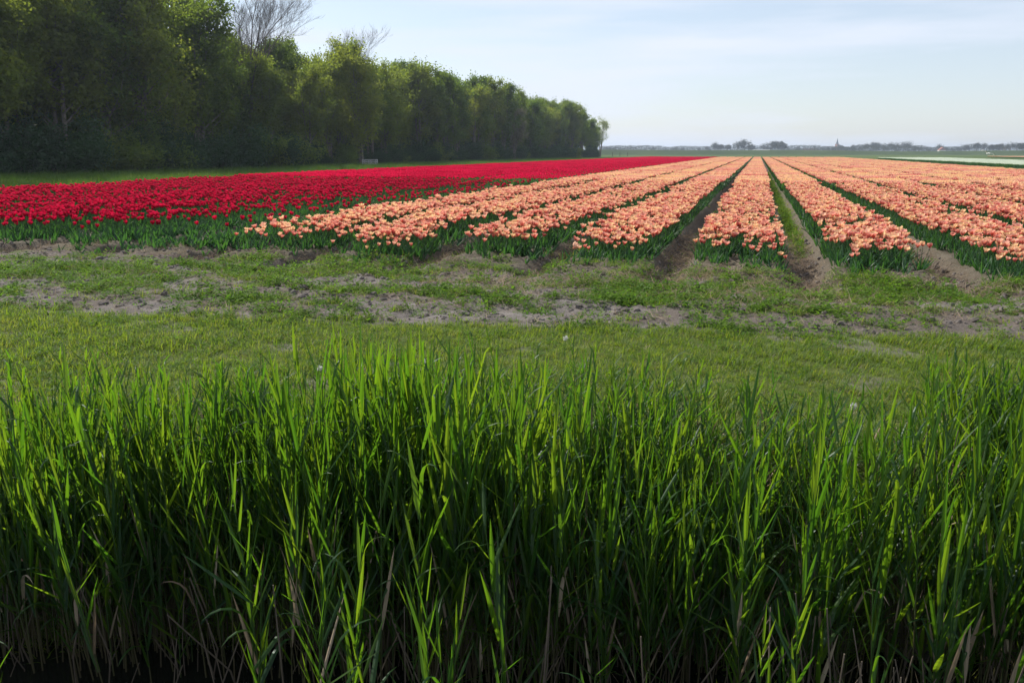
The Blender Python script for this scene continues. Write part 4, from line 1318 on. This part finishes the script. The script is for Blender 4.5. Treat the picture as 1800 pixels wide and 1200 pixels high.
scatter('reed_belt', np.stack([x[B], y[B], z[B]], -1), np.stack([lean_x[B], lean_y[B], g.uniform(0, 6.28, n)], -1), np.stack([sc_, sc_, hs[B]], -1),
        g.integers(0, 16, n), [joined(kd, 'reed') for kd in reed_kinds], 'thick belt of green reeds along the ditch', 'reeds')
n = 1250
x2 = -5.9 + 11.8 * g.random(n); y2 = 2.2 + 1.3 * g.random(n)
kk = g.random(n) < sstep(2.3, 3.0, y2 + 0.2 * x2) * (1 - 0.8 * (1 - sstep(3.0, 3.35, y2)) * (x2 < -0.8))
x2, y2 = x2[kk], y2[kk]; n = len(x2)
scatter('dead_reed_stalks', np.stack([x2, y2, np.maximum(height(x2, y2), -1.0)], -1), np.stack([g.normal(size=n) * .12, g.normal(size=n) * .12, g.uniform(0, 6.28, n)], -1),
        np.repeat(g.uniform(0.7, 1.3, (n, 1)), 3, 1), g.integers(0, 4, n), dead_kinds, 'brown dead stalks at the foot of the reeds', 'stalks')

# broad-leaved plants low among the reeds
def broad_leaf(g, base, a, ln, wd, rise):
    out = Vector((math.cos(a), math.sin(a), 0))
    m = MB(); v, t = [], []
    side = Vector((-out.y, out.x, 0))
    for i in range(6):
        s = i / 5
        w_ = wd * (math.sin(math.pi * (0.18 + 0.8 * s)) ** 0.7) * (1 if i < 5 else 0.25)
        c = base + out * ln * s + Vector((0, 0, rise * s - 0.16 * s * s))
        for j in (-1, -0.5, 0, 0.5, 1):
            v.append(c + side * w_ * j * 0.5 + Vector((0, 0, 0.05 * abs(j) * wd / 0.16 + 0.008 * math.sin(9 * s + 5 * j)))); t.append(s)
    f = [(i * 5 + k, i * 5 + k + 1, (i + 1) * 5 + k + 1, (i + 1) * 5 + k) for i in range(5) for k in range(4)]
    return m.add(v, f, t)
for i, (bx_, by_, lab) in enumerate(((-1.66, 3.62, 'broad-leaved plant low in the reeds left of the middle, above the water'), (-2.45, 3.65, 'broad-leaved plant low in the reeds at the left edge'),
                                     (1.32, 3.3, 'broad-leaved plant in the dark gap of the reeds, right side'), (0.9, 3.35, 'smaller broad-leaved plant just left of the dark gap in the reeds'))):
    g_ = random.Random(800 + i)
    z0 = float(gz(bx_, by_))
    o = tag(empty('waterside_plant', (bx_, by_, max(z0, -0.95))), lab, 'plant')
    for k in range(6):
        a = k * 1.05 + g_.uniform(-.3, .3) - 1.5
        hh = g_.uniform(0.28, 0.5)
        b = Vector((math.cos(a) * 0.07, math.sin(a) * 0.07, hh))
        MB().tube([(0, 0, -0.05), b * 0.55, b], [0.006, 0.005, 0.004], 5).build('stalk', M['tulip_stem'], o)
        broad_leaf(g_, b, a, g_.uniform(0.11, 0.17), g_.uniform(0.10, 0.14), g_.uniform(0.0, 0.12)).build('leaf', M['broad_leaf'], o, smooth=True)

# dandelion clocks in the grass
for i, (px, py, lab) in enumerate(((560, 700, 'white dandelion clock in the grass behind the reeds, left of the middle'), (1136, 880, 'small white seed head low among the middle reeds'),
                                   (1490, 960, 'white seed head deep among the reeds to the right'), (990, 640, 'white seed head at the edge of the mown grass'))):
    x_, y_ = px_ground(px, min(py, 780)); 
    g_ = random.Random(900 + i)
    o = tag(empty('dandelion_clock', (x_, y_, float(gz(x_, y_)))), lab, 'dandelion')
    MB().tube([(0, 0, -0.02), (0.01, 0, 0.10), (0.015, 0.01, 0.2)], [0.0025, 0.002, 0.0018], 5).build('stem', M['tulip_stem'], o)
    m = MB()
    for k in range(70):
        d_ = Vector((g_.gauss(0, 1), g_.gauss(0, 1), g_.gauss(0, 1))).normalized()
        c = Vector((0.015, 0.01, 0.215))
        m.merge(blade(c + d_ * 0.006, d_, d_.orthogonal(), 0.018, 0.007, 0.0, 1, 0.0, shape='taper'))
    m.build('seed_head', M['seed_head'], o)

# ------------------------------------------------------------------ haze
def build_haze():
    m, N, L = new_mat('haze')
    out = N.new('ShaderNodeOutputMaterial')
    v = N.new('ShaderNodeVolumePrincipled')
    v.inputs['Color'].default_value = (0.72, 0.82, 0.97, 1)
    v.inputs['Density'].default_value = HAZE_DENSITY
    v.inputs['Anisotropy'].default_value = 0.2
    v.inputs['Density Attribute'].default_value = ''
    L.new(v.outputs[0], out.inputs['Volume'])
    m.cycles.homogeneous_volume = True
    o = MB().box(-4300, 4300, -700, 7400, -2.4, 30).build('haze', m)
    tag(o, 'pale thin haze over the polder', 'haze', None, 'stuff')
HAZE_DENSITY = 0.00028
if HAZE_DENSITY: build_haze()
